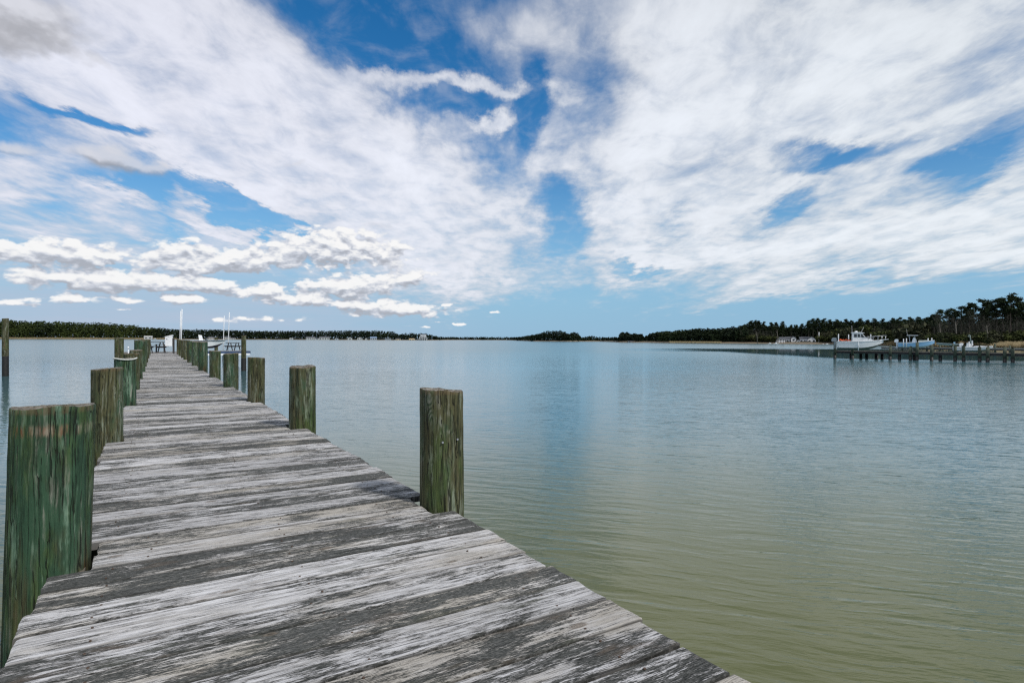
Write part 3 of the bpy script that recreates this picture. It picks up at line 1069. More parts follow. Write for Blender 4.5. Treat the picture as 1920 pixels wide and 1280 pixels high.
# ------------------------------------------------------------------ boats
def hull(L, B, H, bowrise=0.35, keel=0.3, pulpit=0.0, flare=1.0):
    """lofted planing hull; x forward from the transom, returns stations"""
    st = []
    N = 12
    for i in range(N+1):
        t_ = i/N
        w_ = B/2*(1.0-0.06*(1-t_)) * (1-max(0, (t_-0.45)/0.55)**2.3)
        w_ = max(w_, 0.02)
        cw_ = w_*(0.88-0.5*max(0, (t_-0.5)/0.5)**1.5)
        kz = H*keel*0 + H*0.95*max(0, (t_-0.55)/0.45)**2.6
        cz = H*0.22+H*0.62*max(0, (t_-0.4)/0.6)**2.2
        sz = H+bowrise*max(0, (t_-0.25)/0.75)**1.6
        x = L*t_
        st.append([(x*0.985 if i == N else x, 0, kz), (x, cw_, cz), (x, w_, sz)])
    return st

def add_hull(name_parts, e, L, B, H, mtop, mbot, mrail, bowrise=0.35, open_=True, depth=0.35):
    st = hull(L, B, H, bowrise)
    N = len(st)
    top, bot = MB(), MB()
    for s_ in (-1, 1):
        vs, fs = [], []
        for a in st:
            vs += [(a[1][0], s_*a[1][1], a[1][2]), (a[2][0], s_*a[2][1], a[2][2])]
        for i in range(N-1):
            fs.append((2*i, 2*i+2, 2*i+3, 2*i+1) if s_ < 0 else (2*i, 2*i+1, 2*i+3, 2*i+2))
        top.raw(vs, fs, True)
        vs, fs = [], []
        for a in st:
            vs += [a[0], (a[1][0], s_*a[1][1], a[1][2])]
        for i in range(N-1):
            fs.append((2*i, 2*i+2, 2*i+3, 2*i+1))
        bot.raw(vs, fs, True)
    a = st[0]
    top.raw([a[0], (0, a[1][1], a[1][2]), (0, a[2][1], a[2][2]), (0, -a[2][1], a[2][2]), (0, -a[1][1], a[1][2])], [(0, 1, 2, 3, 4)])
    # deck: side decks round a sunken cockpit, closed foredeck
    vs, fs = [], []
    for i, a in enumerate(st):
        t_ = i/(N-1)
        w_ = a[2][1]
        inner = max(w_-0.16, 0.0) if t_ < 0.62 else 0.0
        z_ = a[2][2]
        dz_ = z_-depth if t_ < 0.62 else z_
        vs += [(a[2][0], -w_, z_), (a[2][0], -inner, z_+0.01), (a[2][0], -inner, dz_), (a[2][0], inner, dz_), (a[2][0], inner, z_+0.01), (a[2][0], w_, z_)]
    for i in range(N-1):
        for k in range(5):
            fs.append((6*i+k, 6*i+k+1, 6*(i+1)+k+1, 6*(i+1)+k))
    top.raw(vs, fs, False)
    ho = top.build('hull', mtop, e)
    bo = bot.build('hull_bottom', mbot, e)
    rl = MB()
    for s_ in (-1, 1):
        rl.tube([(a[2][0], s_*(a[2][1]+0.01), a[2][2]-0.03) for a in st], 0.025, 5)
    rl.build('rub_rail', mrail, e)
    return st

def outboard(e, x, z, s=1.0, m_=None):
    """cowling, leg and propeller foot hung on the transom"""
    m_ = m_ or M_grey
    b_ = MB()
    prof = [(-0.62, 0.30), (-0.55, 0.62), (-0.30, 0.76), (0.05, 0.72), (0.12, 0.40), (0.02, 0.22), (-0.5, 0.2)]
    b_.prism([(x-0.1+p[0]*s, z+p[1]*s) for p in prof], -0.2*s, 0.2*s)
    o = b_.build('outboard_cowling', m_, e)
    b_ = MB()
    b_.prism([(x-0.42*s, z+0.2*s), (x-0.12*s, z+0.2*s), (x-0.2*s, z-0.5*s), (x-0.16*s, z-0.75*s), (x-0.5*s, z-0.72*s), (x-0.36*s, z-0.4*s)], -0.07*s, 0.07*s)
    b_.build('outboard_leg', m_, o)

def yaw_for(x):
    """heading that shows a boat exactly side-on at photo column x"""
    return -math.atan((x-960)/F)

# cabin boat on the lift
Zb = 59.0
e = empty('cabin_boat', Vector((gx(1569, Zb), Zb, CAMZ+(hz(1600)-655)/F*Zb)), yaw_for(1610)+R(6))
tag(e, 'white cabin boat with a pilothouse, raised at the end of the far dock', 'boat')
LB, HB = 4.75, 0.84
e.scale = (0.84, 0.9, 0.97)
st = add_hull(None, e, LB, 1.7, HB, M_hull, M_under, M_white, 0.16, depth=0.3)
outboard(e, 0.0, HB-0.18, 0.75)
ca = MB()     # pilothouse: side profile pushed across, with a raked windscreen
ca.prism([(1.58, HB-0.02), (3.72, HB+0.10), (3.42, HB+0.30), (2.98, HB+0.36), (2.55, HB+0.82), (1.62, HB+0.86)], -0.56, 0.56)
co_ = ca.build('pilothouse', M_hull, e)
ro = MB()
ro.prism([(1.52, HB+0.865), (2.75, HB+0.825), (2.80, HB+0.87), (2.3, HB+0.95), (1.56, HB+0.93)], -0.62, 0.62)
ro.build('roof', M_white, co_)
for s_ in (-1, 1):
    for poly in ([(1.72, 0.42), (2.02, 0.42), (2.02, 0.74), (1.72, 0.75)], [(2.10, 0.42), (2.36, 0.42), (2.33, 0.73), (2.10, 0.74)],
                 [(2.44, 0.42), (2.84, 0.40), (2.56, 0.72), (2.42, 0.73)]):
        g = MB()
        g.prism([(a_, HB+b2) for a_, b2 in poly], s_*0.55, s_*0.575)
        g.build('window', M_glass, co_)
g = MB()
for s_ in (-0.28, 0.28):
    g.raw([(2.945, s_-0.24, HB+0.42), (2.945, s_+0.24, HB+0.42), (2.60, s_+0.22, HB+0.79), (2.60, s_-0.22, HB+0.79)], [(0, 1, 2, 3)])
g.build('windscreen', M_glass, co_)
for s_ in (-1, 1):
    r_ = MB()
    r_.tube([(2.6, s_*0.62, HB+0.42), (3.6, s_*0.52, HB+0.5), (4.5, s_*0.3, HB+0.58), (5.1, 0, HB+0.60)], 0.018, 5)
    for x_, y_, z_ in ((3.2, 0.58, 0.08), (3.7, 0.5, 0.1), (4.2, 0.38, 0.12), (4.6, 0.26, 0.14), (4.95, 0.08, 0.16)):
        r_.tube([(x_, s_*y_, HB+z_-0.05), (x_+0.03, s_*y_, HB+0.53)], 0.013, 5)
    r_.build('bow_rail', M_metal, e)
pu = MB()
pu.prism([(4.45, HB+0.12), (5.25, HB+0.20), (5.25, HB+0.25), (4.4, HB+0.18)], -0.13, 0.13)
pu.build('bow_pulpit', M_white, e)
for p, q in (((1.62, 0.4, HB+0.9), (1.60, 0.4, HB+1.62)), ((2.45, -0.3, HB+0.9), (2.75, -0.3, HB+1.45))):
    a_ = MB()
    a_.tube([p, q], [0.014, 0.008], 5)
    a_.build('antenna', M_white, e)
ra = MB()
ra.tube([(2.0, 0, HB+0.93), (2.0, 0, HB+1.0), (2.0, 0, HB+1.06)], [0.16, 0.16, 0.1], 12)
ra.build('radar_dome', M_white, e)
bl = e.location.copy()
of = empty('canvas_bundle', bl+Vector((0.80, 0.1, HB-0.01)), e.rotation_euler[2])
tag(of, 'orange floats lying on the cockpit of the white cabin boat', 'float')
for k, (x_, z_) in enumerate(((-0.36, 0.06), (-0.1, 0.03), (0.14, 0.07), (0.38, 0.03))):
    a_ = MB()
    a_.tube([(x_-0.14, -0.35, z_), (x_, -0.3, z_+0.09), (x_+0.16, -0.32, z_+0.02)], [0.04, 0.075, 0.05], 8)
    a_.build('float_segment', M_orange, of)

for x_, yt, yb, Z_, lab in ((1572, 626, 652, 58.4, 'white lift pole beside the outboard of the cabin boat'), (1591, 627, 650, 60.6, 'white lift pole behind the cockpit of the cabin boat'),
                            (1609.5, 640, 657, 57.6, 'short white lift pole in front of the cabin boat hull'), (1632.5, 626.5, 640, 60.9, 'white lift pole by the cabin boat windscreen')):
    pole(x_, Z_, yt, lab, 0.045, yb)

# pale blue centre console, farther back
Zc = 84.0
e = empty('console_boat', Vector((gx(1684, Zc), Zc, CAMZ+(hz(1710)-651.5)/F*Zc)), yaw_for(1715)+R(4))
tag(e, 'pale blue open boat with a white T-top, raised behind the far dock', 'boat')
HB2 = 0.72
e.scale = (0.8, 0.9, 1)
add_hull(None, e, 5.3, 1.9, HB2, M_bluehull, M_hull, M_white, 0.35, depth=0.3)
outboard(e, 0.05, HB2-0.15, 0.85, M_white)
b_ = MB()
b_.prism([(2.0, HB2-0.2), (2.75, HB2-0.2), (2.65, HB2+0.42), (2.4, HB2+0.72), (2.3, HB2+0.72), (2.15, HB2+0.4)], -0.35, 0.35)
b_.build('console', M_hull, e)
b_ = MB()
b_.box((2.1, 0, HB2+1.02), (1.6, 1.3, 0.07))
tt = b_.build('hardtop', M_white, e)
for x_ in (1.75, 2.55):
    for s_ in (-1, 1):
        b_ = MB()
        b_.tube([(x_, s_*0.4, HB2-0.2), (x_-0.1, s_*0.5, HB2+1.0)], 0.025, 5)
        b_.build('hardtop_strut', M_metal, e)
b_ = MB()
b_.tube([(1.4, 0.3, HB2+1.0), (1.25, 0.3, HB2+1.95)], [0.015, 0.008], 5)
b_.build('antenna', M_white, e)
b_ = MB()
b_.prism([(2.9, HB2), (4.4, HB2+0.22), (4.3, HB2+0.36), (3.1, HB2+0.33)], -0.45, 0.45)
b_.build('bow_cushion', simple('cream_vinyl', (0.6, 0.58, 0.48), 0.6), e)
for x_, yt, yb, lab in ((1694, 635, 651, 'left rear white lift pole by the pale blue boat'), (1699.5, 634, 651, 'second white lift pole by the pale blue boat stern'),
                        (1740, 634, 650, 'white lift pole at the middle of the pale blue boat bow'), (1747, 633.5, 651, 'tall white lift pole at the pale blue boat bow tip')):
    pole(x_, Zc-1.2, yt, lab, 0.06, yb)

# white flats boat with poling tower
Zd = 57.5
e = empty('bay_boat', Vector((gx(1788, Zd), Zd, CAMZ+(hz(1825)-658.5)/F*Zd)), yaw_for(1825)+R(8))
tag(e, 'low white bay boat with a tall grey folded frame behind the far dock', 'boat')
HB3 = 0.45
e.scale = (0.85, 0.9, 1)
add_hull(None, e, 3.55, 1.5, HB3, M_hull, M_under, M_white, 0.08, depth=0.15)
b_ = MB()
b_.prism([(1.2, HB3), (1.62, HB3), (1.56, HB3+0.32), (1.25, HB3+0.38)], -0.3, 0.3)
b_.build('console', M_hull, e)
b_ = MB()
for s_ in (-0.12, 0.12):
    b_.tube([(1.62, s_, HB3+0.2), (1.55, s_, HB3+0.75), (1.50, s_, HB3+1.12)], 0.03, 5)
b_.tube([(1.50, -0.14, HB3+1.12), (1.5, 0.14, HB3+1.12)], 0.03, 5)
b_.tube([(1.44, -0.2, HB3+1.15), (1.32, -0.2, HB3+1.1), (1.34, 0.2, HB3+1.02), (1.5, 0.2, HB3+0.95)], 0.03, 5)
b_.build('folded_frame', M_green, e)
b_ = MB()
b_.prism([(1.64, HB3+0.1), (1.78, HB3+0.1), (1.75, HB3+0.6), (1.66, HB3+0.62)], -0.12, 0.12)
b_.build('seat_back', M_white, e)
b_ = MB()
b_.box((2.35, 0, HB3+0.05), (0.8, 0.9, 0.07))
b_.build('casting_deck', M_white, e)
outboard(e, 0.95, HB3-0.05, 0.55, M_white)
for x_, yt, yb, lab in ((1803, 643, 658, 'short white lift pole left of the bay boat outboard'), (1817, 640, 658, 'short white lift pole before the bay boat console')):
    pole(x_, Zd-0.9, yt, lab, 0.04, yb)

# upturned aluminium skiff on the bank
Ze = 92.0
e = empty('aluminium_skiff', Vector((gx(1756, Ze), Ze, CAMZ+(hz(1775)-645)/F*Ze-0.1)), yaw_for(1775)-R(4))
e.rotation_euler[1] = R(5)
e.scale = (0.8, 0.8, 0.8)
tag(e, 'grey-green aluminium skiff tilted on its rack between the blue boat and the bay boat', 'boat')
add_hull(None, e, 3.5, 1.3, 0.42, M_green, M_green, M_metal, 0.1, depth=0.2)
b_ = MB()
b_.box((2.75, -0.1, 0.62), (0.25, 0.3, 0.35))
b_.build('engine_cover', simple('pale_blue_plastic', (0.4, 0.6, 0.75), 0.5), e)

# boat by the long dock's end
Zf = 41.0
e = empty('moored_boat', Vector((gx(352, Zf), Zf, CAMZ+(hz(380)-653)/F*Zf)), R(24))
tag(e, 'white boat with a dark rub rail, raised on a lift beyond the right-hand dock pilings', 'boat')
add_hull(None, e, 2.35, 1.5, 0.55, M_hull, M_red, M_dark, 0.04, depth=0.15)
b_ = MB()
b_.prism([(0.72, 0.5), (0.98, 0.5), (0.86, 0.92), (0.66, 0.95)], -0.12, 0.12)
b_.build('seat_back', M_white, e)
b_ = MB()
b_.prism([(1.05, 0.52), (1.35, 0.52), (1.12, 0.72)], -0.2, 0.2)
b_.build('windscreen', M_glass, e)

# ------------------------------------------------------------------ far dock on the right
A = Vector((gx(1563, 61.3), 61.3, 0))
Bp = Vector((gx(1935, 50.3), 50.3, 0))
ax = (Bp-A).normalized()
nrm = Vector((-ax.y, ax.x, 0))
ang = math.atan2(ax.y, ax.x)
Lf = (Bp-A).length+6
fd = empty('far_dock', A, ang)
tag(fd, 'dark timber dock on pilings across the water at the right, boats raised beside it', 'dock')
nseg = 14
for k in range(nseg):
    b_ = MB()
    b_.box((Lf*(k+0.5)/nseg, 0.9, 0.80+random.uniform(-0.01, 0.01)), (Lf/nseg-0.02, 1.5, 0.05))
    b_.build('deck_section', M_timber, fd)
for y_ in (0.15, 1.6):
    b_ = MB()
    b_.box((Lf/2, y_, 0.67), (Lf, 0.07, 0.2))
    b_.build('stringer', M_dtimber, fd)
def on_line(x):
    """point on the far dock's front line seen at photo column x"""
    u = (x-960)/F
    s_ = (u*A.y-A.x)/(ax.x-u*ax.y)
    return A+ax*s_, s_
FP = [(1565.5, 640, 1), (1586, 658, 0), (1598.5, 645, 1), (1608, 656, 0), (1618, 656, 0), (1630, 656, 0), (1639, 657, 0), (1646, 655, 0), (1669, 650, 1), (1685.5, 656, 0),
      (1707, 650, 1), (1713, 657, 0), (1719.5, 642, 1), (1747, 647, 1), (1762, 657, 0), (1791, 649, 1), (1807, 648, 1), (1837, 650, 1), (1852, 650, 1), (1884, 651, 1), (1899, 653, 1), (1925, 652, 1), (1950, 652, 1)]
FPL = 'short dark pilings under the far dock'
for k, (x_, yt, tall) in enumerate(FP):
    p, s_ = on_line(x_)
    if not tall:
        p = p+nrm*random.choice((0.3, 1.3))
    if x_ < 1650 and not tall:
        p = p+nrm*random.uniform(0.2, 1.5)
    Z_ = p.y
    top = CAMZ+(hz(x_)-yt)/F*Z_ if tall else 0.62
    b_ = MB()
    b_.tube([(0, 0, -0.6), (0, 0, 0.35)], [0.15, 0.14], 10)
    e = empty('far_piling', (p.x, p.y, 0))
    b_.build('wet_base', M_tar, e)
    b_ = MB()
    b_.tube([(0, 0, 0.35), (random.uniform(-.02, .02), 0, top-0.01), (0, 0, top)], [0.14, 0.13, 0.11], 10)
    b_.build('upper_shaft', M_farpost if tall else M_tar, e)
    if tall:
        names = {1565.5: 'piling at the left end of the far dock, under the cabin boat outboard', 1598.5: 'dark piling in front of the cabin boat hull',
                 1669: 'piling in the open water gap right of the cabin boat', 1707: 'left of three close pilings under the pale blue boat',
                 1719.5: 'tallest of three close pilings under the pale blue boat', 1747: 'piling below the pale blue boat bow', 1791: 'piling at the bay boat stern',
                 1807: 'thick piling under the bay boat outboard', 1837: 'piling under the bay boat middle', 1852: 'piling under the bay boat bow',
                 1884: 'second piling from the right edge under the far dock', 1899: 'piling nearest the right edge under the far dock'}
        tag(e, names.get(x_, 'piling of the far dock %s the right edge of the view' % ('just past' if x_ < 1940 else 'farther past')), 'piling', 'tall pilings of the far dock')
    else:
        tag(e, 'short dark piling under the deck of the far dock', 'piling', FPL)

# second dock farther back, plus its pilings
C0 = Vector((gx(1655, 88), 88, 0))
C1 = Vector((gx(1960, 74), 74, 0))
a2 = (C1-C0).normalized()
sd = empty('back_dock', C0, math.atan2(a2.y, a2.x))
tag(sd, 'pale low boardwalk running behind the far dock along the grassy bank', 'dock')
b_ = MB()
b_.box(((C1-C0).length/2, 0, 0.92), ((C1-C0).length, 1.2, 0.08))
b_.build('deck', simple('pale_boards', (0.30, 0.28, 0.25), 0.8), sd)
b_ = MB()
b_.box(((C1-C0).length/2, -0.55, 0.78), ((C1-C0).length, 0.06, 0.18))
b_.build('stringer', M_dtimber, sd)
for k in range(12):
    p = C0+(C1-C0)*(k+0.4)/12
    b_ = MB()
    b_.tube([(0, 0, -0.5), (0, 0, 1.35+random.uniform(-0.1, 0.25))], [0.13, 0.11], 8)
    o = b_.build('back_piling', M_farpost)
    o.location = (p.x, p.y-0.75, 0)
    tag(o, 'grey piling along the low boardwalk behind the far dock', 'piling', 'pilings of the back boardwalk')

# ------------------------------------------------------------------ vegetation
def leaf_mat(name, a, b_, c, sc=0.25, tr=0.0):
    m, t, b = mat(name)
    g = t.n.new('ShaderNodeNewGeometry')
    oi = t.n.new('ShaderNodeObjectInfo')
    n1 = t.noise(g.outputs['Position'], sc, 4, 0.6)
    n2 = t.noise(g.outputs['Position'], sc*0.15, 2, 0.5)
    cc = t.mix(t.ss(n1, 0.35, 0.65), a, b_)
    cc = t.mix(t.ss(t.add(n2, t.mul(t.sub(oi.outputs['Random'], 0.5), 0.25)), 0.42, 0.62), cc, c)
    t.l.new(cc, b.inputs['Base Color'])
    b.inputs['Roughness'].default_value = 0.75
    b.inputs['Specular IOR Level'].default_value = 0.15
    return m
M_pine = leaf_mat('pine_needles', (0.009, 0.016, 0.006), (0.026, 0.042, 0.012), (0.015, 0.028, 0.010), 0.4)
M_far = leaf_mat('far_foliage', (0.007, 0.012, 0.005), (0.020, 0.034, 0.010), (0.010, 0.019, 0.008), 0.08)
M_left = leaf_mat('left_foliage', (0.014, 0.022, 0.007), (0.046, 0.062, 0.014), (0.024, 0.042, 0.012), 0.06)
M_under_g = leaf_mat('undergrowth_leaves', (0.022, 0.028, 0.010), (0.070, 0.082, 0.020), (0.045, 0.048, 0.024), 0.3)
M_twig = leaf_mat('bare_twigs', (0.034, 0.034, 0.028), (0.075, 0.070, 0.056), (0.050, 0.050, 0.038), 0.3)
M_trunk = simple('bark', (0.055, 0.045, 0.036), 0.9, 0.35, 2)
M_pale = simple('pale_bark', (0.15, 0.135, 0.11), 0.9, 0.25, 2)
M_reed = leaf_mat('dry_reeds', (0.22, 0.17, 0.09), (0.42, 0.34, 0.20), (0.30, 0.26, 0.15), 0.8)

def quads(cent, size, flat=1.0):
    """random small leaf-sprays: cent (n,3), size (n,)"""
    n = len(cent)
    a = rng.normal(size=(n, 3))
    a[:, 2] *= 0.7
    a /= np.linalg.norm(a, axis=1)[:, None]
    b_ = rng.normal(size=(n, 3))
    b_ = np.cross(a, b_)
    b_ /= np.linalg.norm(b_, axis=1)[:, None]
    a = a*size[:, None]*0.5
    b_ = b_*size[:, None]*(0.22+0.2*rng.random(n))[:, None]
    V = np.stack([cent-a, cent-b_, cent+a, cent+b_], axis=1).reshape(-1, 3)
    return V

def ellipsoid_pts(n, c, r, shell=0.5):
    p = rng.normal(size=(n, 3))
    p /= np.linalg.norm(p, axis=1)[:, None]
    rad = (shell+(1-shell)*rng.random(n))
    return np.array(c)+p*rad[:, None]*np.array(r)

def make_pine(seed, H=20.0, crown=0.45, spread=3.2, dens=1.0, name='pine_tree'):
    rr = random.Random(seed)
    e = empty(name)
    tb = MB()
    lean = (rr.uniform(-0.6, 0.6), rr.uniform(-0.6, 0.6))
    P = [(lean[0]*(k/6)**1.5, lean[1]*(k/6)**1.5, H*k/6*0.97) for k in range(7)]
    tb.tube(P, [0.27-0.036*k for k in range(7)], 7)
    cents, sizes = [], []
    nl = int(rr.uniform(11, 16))
    for i in range(nl):
        f_ = 1-crown+crown*(i+rr.random()*0.6)/nl
        z_ = H*f_
        prof = math.sin(math.pi*min(1, (f_-(1-crown))/crown*0.72+0.22))
        ln = spread*prof*rr.uniform(0.55, 1.15)
        a = rr.uniform(0, 6.28)
        p0 = (lean[0]*f_**1.5, lean[1]*f_**1.5, z_-0.6)
        p1 = (p0[0]+math.cos(a)*ln*0.75, p0[1]+math.sin(a)*ln*0.75, z_+rr.uniform(-0.1, 0.7))
        tb.tube([p0, p1], [0.075, 0.02], 4)
        for q in range(rr.choice((2, 3))):
            g = rr.uniform(0.55, 1.05)
            c_ = (p0[0]+(p1[0]-p0[0])*g+rr.uniform(-.5, .5), p0[1]+(p1[1]-p0[1])*g+rr.uniform(-.5, .5), z_+0.3+rr.uniform(-.4, .5))
            r_ = rr.uniform(0.95, 1.6)
            k_ = int(50*dens*r_)
            cents.append(ellipsoid_pts(k_, c_, (r_*1.2, r_*1.2, r_*0.55), 0.25))
            sizes.append(np.full(k_, 0.62)*(0.6+0.8*rng.random(k_)))
    for i in range(4):      # dead snags below the crown
        z_ = H*rr.uniform(0.35, 1-crown)
        a = rr.uniform(0, 6.28)
        tb.tube([(0, 0, z_), (math.cos(a)*1.2, math.sin(a)*1.2, z_+0.3)], [0.04, 0.01], 3)
    tb.build('trunk', M_trunk, e)
    V = quads(np.concatenate(cents), np.concatenate(sizes))
    npmesh('crown', V, np.arange(len(V)).reshape(-1, 4), M_pine, e)['kind'] = 'stuff'
    return e

def make_bare(seed, H=11.0, m_=None):
    rr = random.Random(seed)
    e = empty('bare_tree')
    tb = MB()
    def br(p, d_, L_, r_, lv):
        q = p+d_*L_
        tb.tube([p, q], [r_, r_*0.6], 5 if lv == 0 else 3, cap=False)
        if lv < 3:
            for k in range((6, 4, 4)[lv]):
                f_ = rr.uniform(0.3, 1.0)
                dd = (d_+Vector((rr.uniform(-1, 1), rr.uniform(-1, 1), rr.uniform(-0.1, 0.8)))*0.75).normalized()
                br(p+d_*L_*f_, dd, L_*rr.uniform(0.35, 0.6), r_*0.42, lv+1)
    br(Vector((0, 0, -0.3)), Vector((rr.uniform(-.06, .06), rr.uniform(-.06, .06), 1)).normalized(), H*0.72, 0.13, 0)
    tb.build('trunk', m_ or M_twig, e)
    c_ = []
    for k in range(9):
        a = rr.uniform(0, 6.28)
        c_.append(ellipsoid_pts(26, (math.cos(a)*H*0.14, math.sin(a)*H*0.14, H*rr.uniform(0.45, 0.95)), (H*0.12, H*0.12, H*0.12), 0.1))
    c_ = np.concatenate(c_)
    V = quads(c_, 0.5*(0.6+0.8*rng.random(len(c_))))
    V2 = V.reshape(-1, 4, 3)
    mid = V2.mean(axis=1, keepdims=True)
    V2[:, [1, 3]] = mid+(V2[:, [1, 3]]-mid)*0.22     # twigs, not leaves
    npmesh('twigs', V2.reshape(-1, 3), np.arange(len(V)).reshape(-1, 4), M_twig, e)['kind'] = 'stuff'
    return e

def make_bush(seed, m_):
    e = empty('waterside_bush')
    rr = random.Random(seed)
    c_ = []
    for k in range(8):
        a = rr.uniform(0, 6.28)
        d_ = rr.uniform(0, 1.5)
        c_.append(ellipsoid_pts(70, (math.cos(a)*d_, math.sin(a)*d_, rr.uniform(0.7, 2.6)), (1.1, 1.1, 0.9), 0.2))
    c_ = np.concatenate(c_)
    V = quads(c_, 0.5*(0.6+0.8*rng.random(len(c_))))
    npmesh('foliage', V, np.arange(len(V)).reshape(-1, 4), m_, e)['kind'] = 'stuff'
    b_ = MB()
    for k in range(5):
        a = rr.uniform(0, 6.28)
        b_.tube([(0, 0, -0.2), (math.cos(a)*0.7, math.sin(a)*0.7, 1.8)], [0.06, 0.02], 4)
    b_.build('stems', M_trunk, e)
    return e

TOPS = [(-600, 590), (0, 599), (100, 601.5), (200, 605), (250, 609), (290, 614), (330, 617), (400, 617.5), (480, 620), (600, 620), (700, 619), (738, 621),
        (748, 628), (752, 625), (762, 623.5), (800, 624), (813, 628), (820, 631), (832, 631.5), (900, 631.5), (975, 631.5), (985, 630), (1002, 627), (1028, 619.5), (1055, 620), (1068, 626),
        (1075, 621.5), (1083, 624), (1090, 633), (1098, 631), (1110, 627.5), (1118, 631.5), (1160, 631.5), (1166, 622), (1176, 622), (1182, 626), (1190, 624.5), (1203, 625.5), (1208, 632), (1214, 628), (1225, 623), (1240, 621), (1260, 620),
        (1290, 616), (1350, 615), (1380, 612.5), (1395, 608), (1408, 602), (1432, 603.5), (1438, 611), (1446, 605), (1455, 606), (1462, 613), (1468, 605), (1474, 613), (1483, 611), (1492, 610), (1498, 613), (1503, 609), (1509, 614), (1513, 606), (1530, 600), (1545, 599),
        (1600, 602), (1650, 600.5), (1700, 597.5), (1740, 597), (1748, 590), (1765, 581), (1780, 582), (1790, 585), (1800, 576), (1820, 570), (1828, 574), (1842, 563), (1850, 570), (1870, 561),
        (1878, 565), (1888, 557), (1900, 555), (1912, 558), (1920, 563), (1960, 566), (2600, 560)]
def top_at(x):
    return float(np.interp(x, [a for a, _ in TOPS], [b for _, b in TOPS]))
SH = [(x_, z_) for x_, z_ in ((-500, 560), (-200, 600), (0, 640), (110, 690), (225, 760), (360, 860), (500, 920), (660, 980), (790, 1000), (822, 1060), (860, 1500), (950, 1500), (972, 900),
      (1000, 640), (1070, 560), (1085, 600), (1125, 640), (1160, 470), (1210, 430), (1260, 385), (1360, 357), (1460, 335), (1560, 320), (1620, 260), (1680, 215), (1760, 188), (1900, 170), (2100, 150), (2500, 110))]
def shore_z(x):
    return float(np.interp(x, [a for a, _ in SH], [b for _, b in SH]))

def wood(name, x0, x1, step, rows, mat_, label, jag=0.16, low=0.08, leaf=1.5, nleaf=70, wfac=0.22, inland=6, gapf=7, cat='wood'):
    """a far-off wood: every tree has its own crown of leaf sprays and its own height"""
    cs, ss, tb = [], [], []
    for rw in range(rows):
        x = x0+step*rng.random()
        while x < x1:
            Z_ = shore_z(x)+inland+rw*gapf+rng.random()*gapf*0.7
            H_ = (hz(x)-top_at(x))/F*Z_+CAMZ-1.0
            H_ *= 1-jag*rng.random() if rw > 0 else 1-0.3-0.35*rng.random()
            if rng.random() < 0.12:
                H_ *= 1.05
            w_ = H_*wfac*(0.7+0.6*rng.random())
            X_ = gx(x, Z_)
            k_ = nleaf
            # conical-to-round crown from low to top
            c_ = ellipsoid_pts(k_, (X_, Z_, H_*0.62+1.0), (w_, w_, H_*0.38), 0.45)
            cs.append(c_)
            ss.append(leaf*(0.6+0.8*rng.random(k_)))
            k2 = k_//3
            cs.append(np.column_stack([X_+rng.normal(size=k2)*w_*0.8, Z_+rng.normal(size=k2)*w_*0.5, 0.5+H_*0.45*rng.random(k2)]))
            ss.append(leaf*(0.6+0.8*rng.random(k2)))
            # tuft on top
            k3 = k_//6
            cs.append(ellipsoid_pts(k3, (X_+rng.normal()*0.5, Z_, H_*0.96+1.0), (w_*0.45, w_*0.45, H_*0.05), 0.1))
            ss.append(leaf*0.7*(0.6+0.8*rng.random(k3)))
            x += step*(0.6+0.8*rng.random())
    V = quads(np.concatenate(cs), np.concatenate(ss))
    o = npmesh(name, V, np.arange(len(V)).reshape(-1, 4), mat_)
    return tag(o, label, cat, None, 'stuff')

wood('left_wood', -480, 300, 5.5, 5, M_left, 'green and olive wood along the left shore behind a thin sandy beach', 0.18, nleaf=80, leaf=1.9, wfac=0.24)
wood('middle_wood', 285, 752, 5.0, 4, M_far, 'dark wood behind the small houses on the far middle shore', 0.10, nleaf=60, leaf=2.0, wfac=0.25)
wood('point_wood', 748, 818, 3.5, 3, M_far, 'dark clump of trees around the tall white house', 0.25, nleaf=50, leaf=1.9, wfac=0.2)
wood('distant_wood', 815, 1000, 3.0, 2, M_far, 'thin dark line of trees on the most distant shore', 0.15, nleaf=26, leaf=3.0, wfac=0.35)
wood('headland_wood', 978, 1092, 3.2, 3, M_far, 'rounded dark clump of trees on the low headland in the middle distance', 0.12, nleaf=80, leaf=1.3, wfac=0.3)
wood('back_wood', 1085, 1172, 3.2, 2, M_far, 'low dark trees between the headland and the right-hand wood', 0.2, nleaf=60, leaf=1.2, wfac=0.3)
wood('right_wood', 1163, 1400, 4.6, 4, M_far, 'dark wood along the middle right shore above a pale strip of beach', 0.14, nleaf=110, leaf=1.1, wfac=0.28)
wood('deep_wood', 1392, 1760, 6.0, 4, M_far, 'dense dark wood behind the white houses and the cabin boat', 0.16, nleaf=190, leaf=0.95, wfac=0.26, inland=27)
TOPS2 = [(1730, 604), (1790, 598), (1850, 594), (1920, 597), (2700, 594)]
_t = top_at
top_at = lambda x: float(np.interp(x, [a for a, _ in TOPS2], [b for _, b in TOPS2]))
wood('thicket_wood', 1735, 2120, 7.0, 3, M_far, 'dark thicket closing the view between the trunks of the right-hand pines', 0.35, nleaf=170, leaf=0.9, wfac=0.26, inland=40)
TOPS2 = [(1380, 622), (1450, 624), (1540, 622), (1600, 616), (1740, 612), (1800, 617), (2100, 617)]
top_at = lambda x: float(np.interp(x, [a for a, _ in TOPS2], [b for _, b in TOPS2]))
wood('olive_understory', 1385, 1452, 4.0, 2, M_under_g, 'olive undergrowth below the pines left of the white houses', 0.3, nleaf=90, leaf=0.8, wfac=0.4, inland=9, gapf=5)
wood('olive_understory', 1536, 1775, 4.0, 3, M_under_g, 'olive deciduous growth at the edge of the wood behind the raised boats', 0.4, nleaf=110, leaf=0.75, wfac=0.4, inland=12, gapf=5)
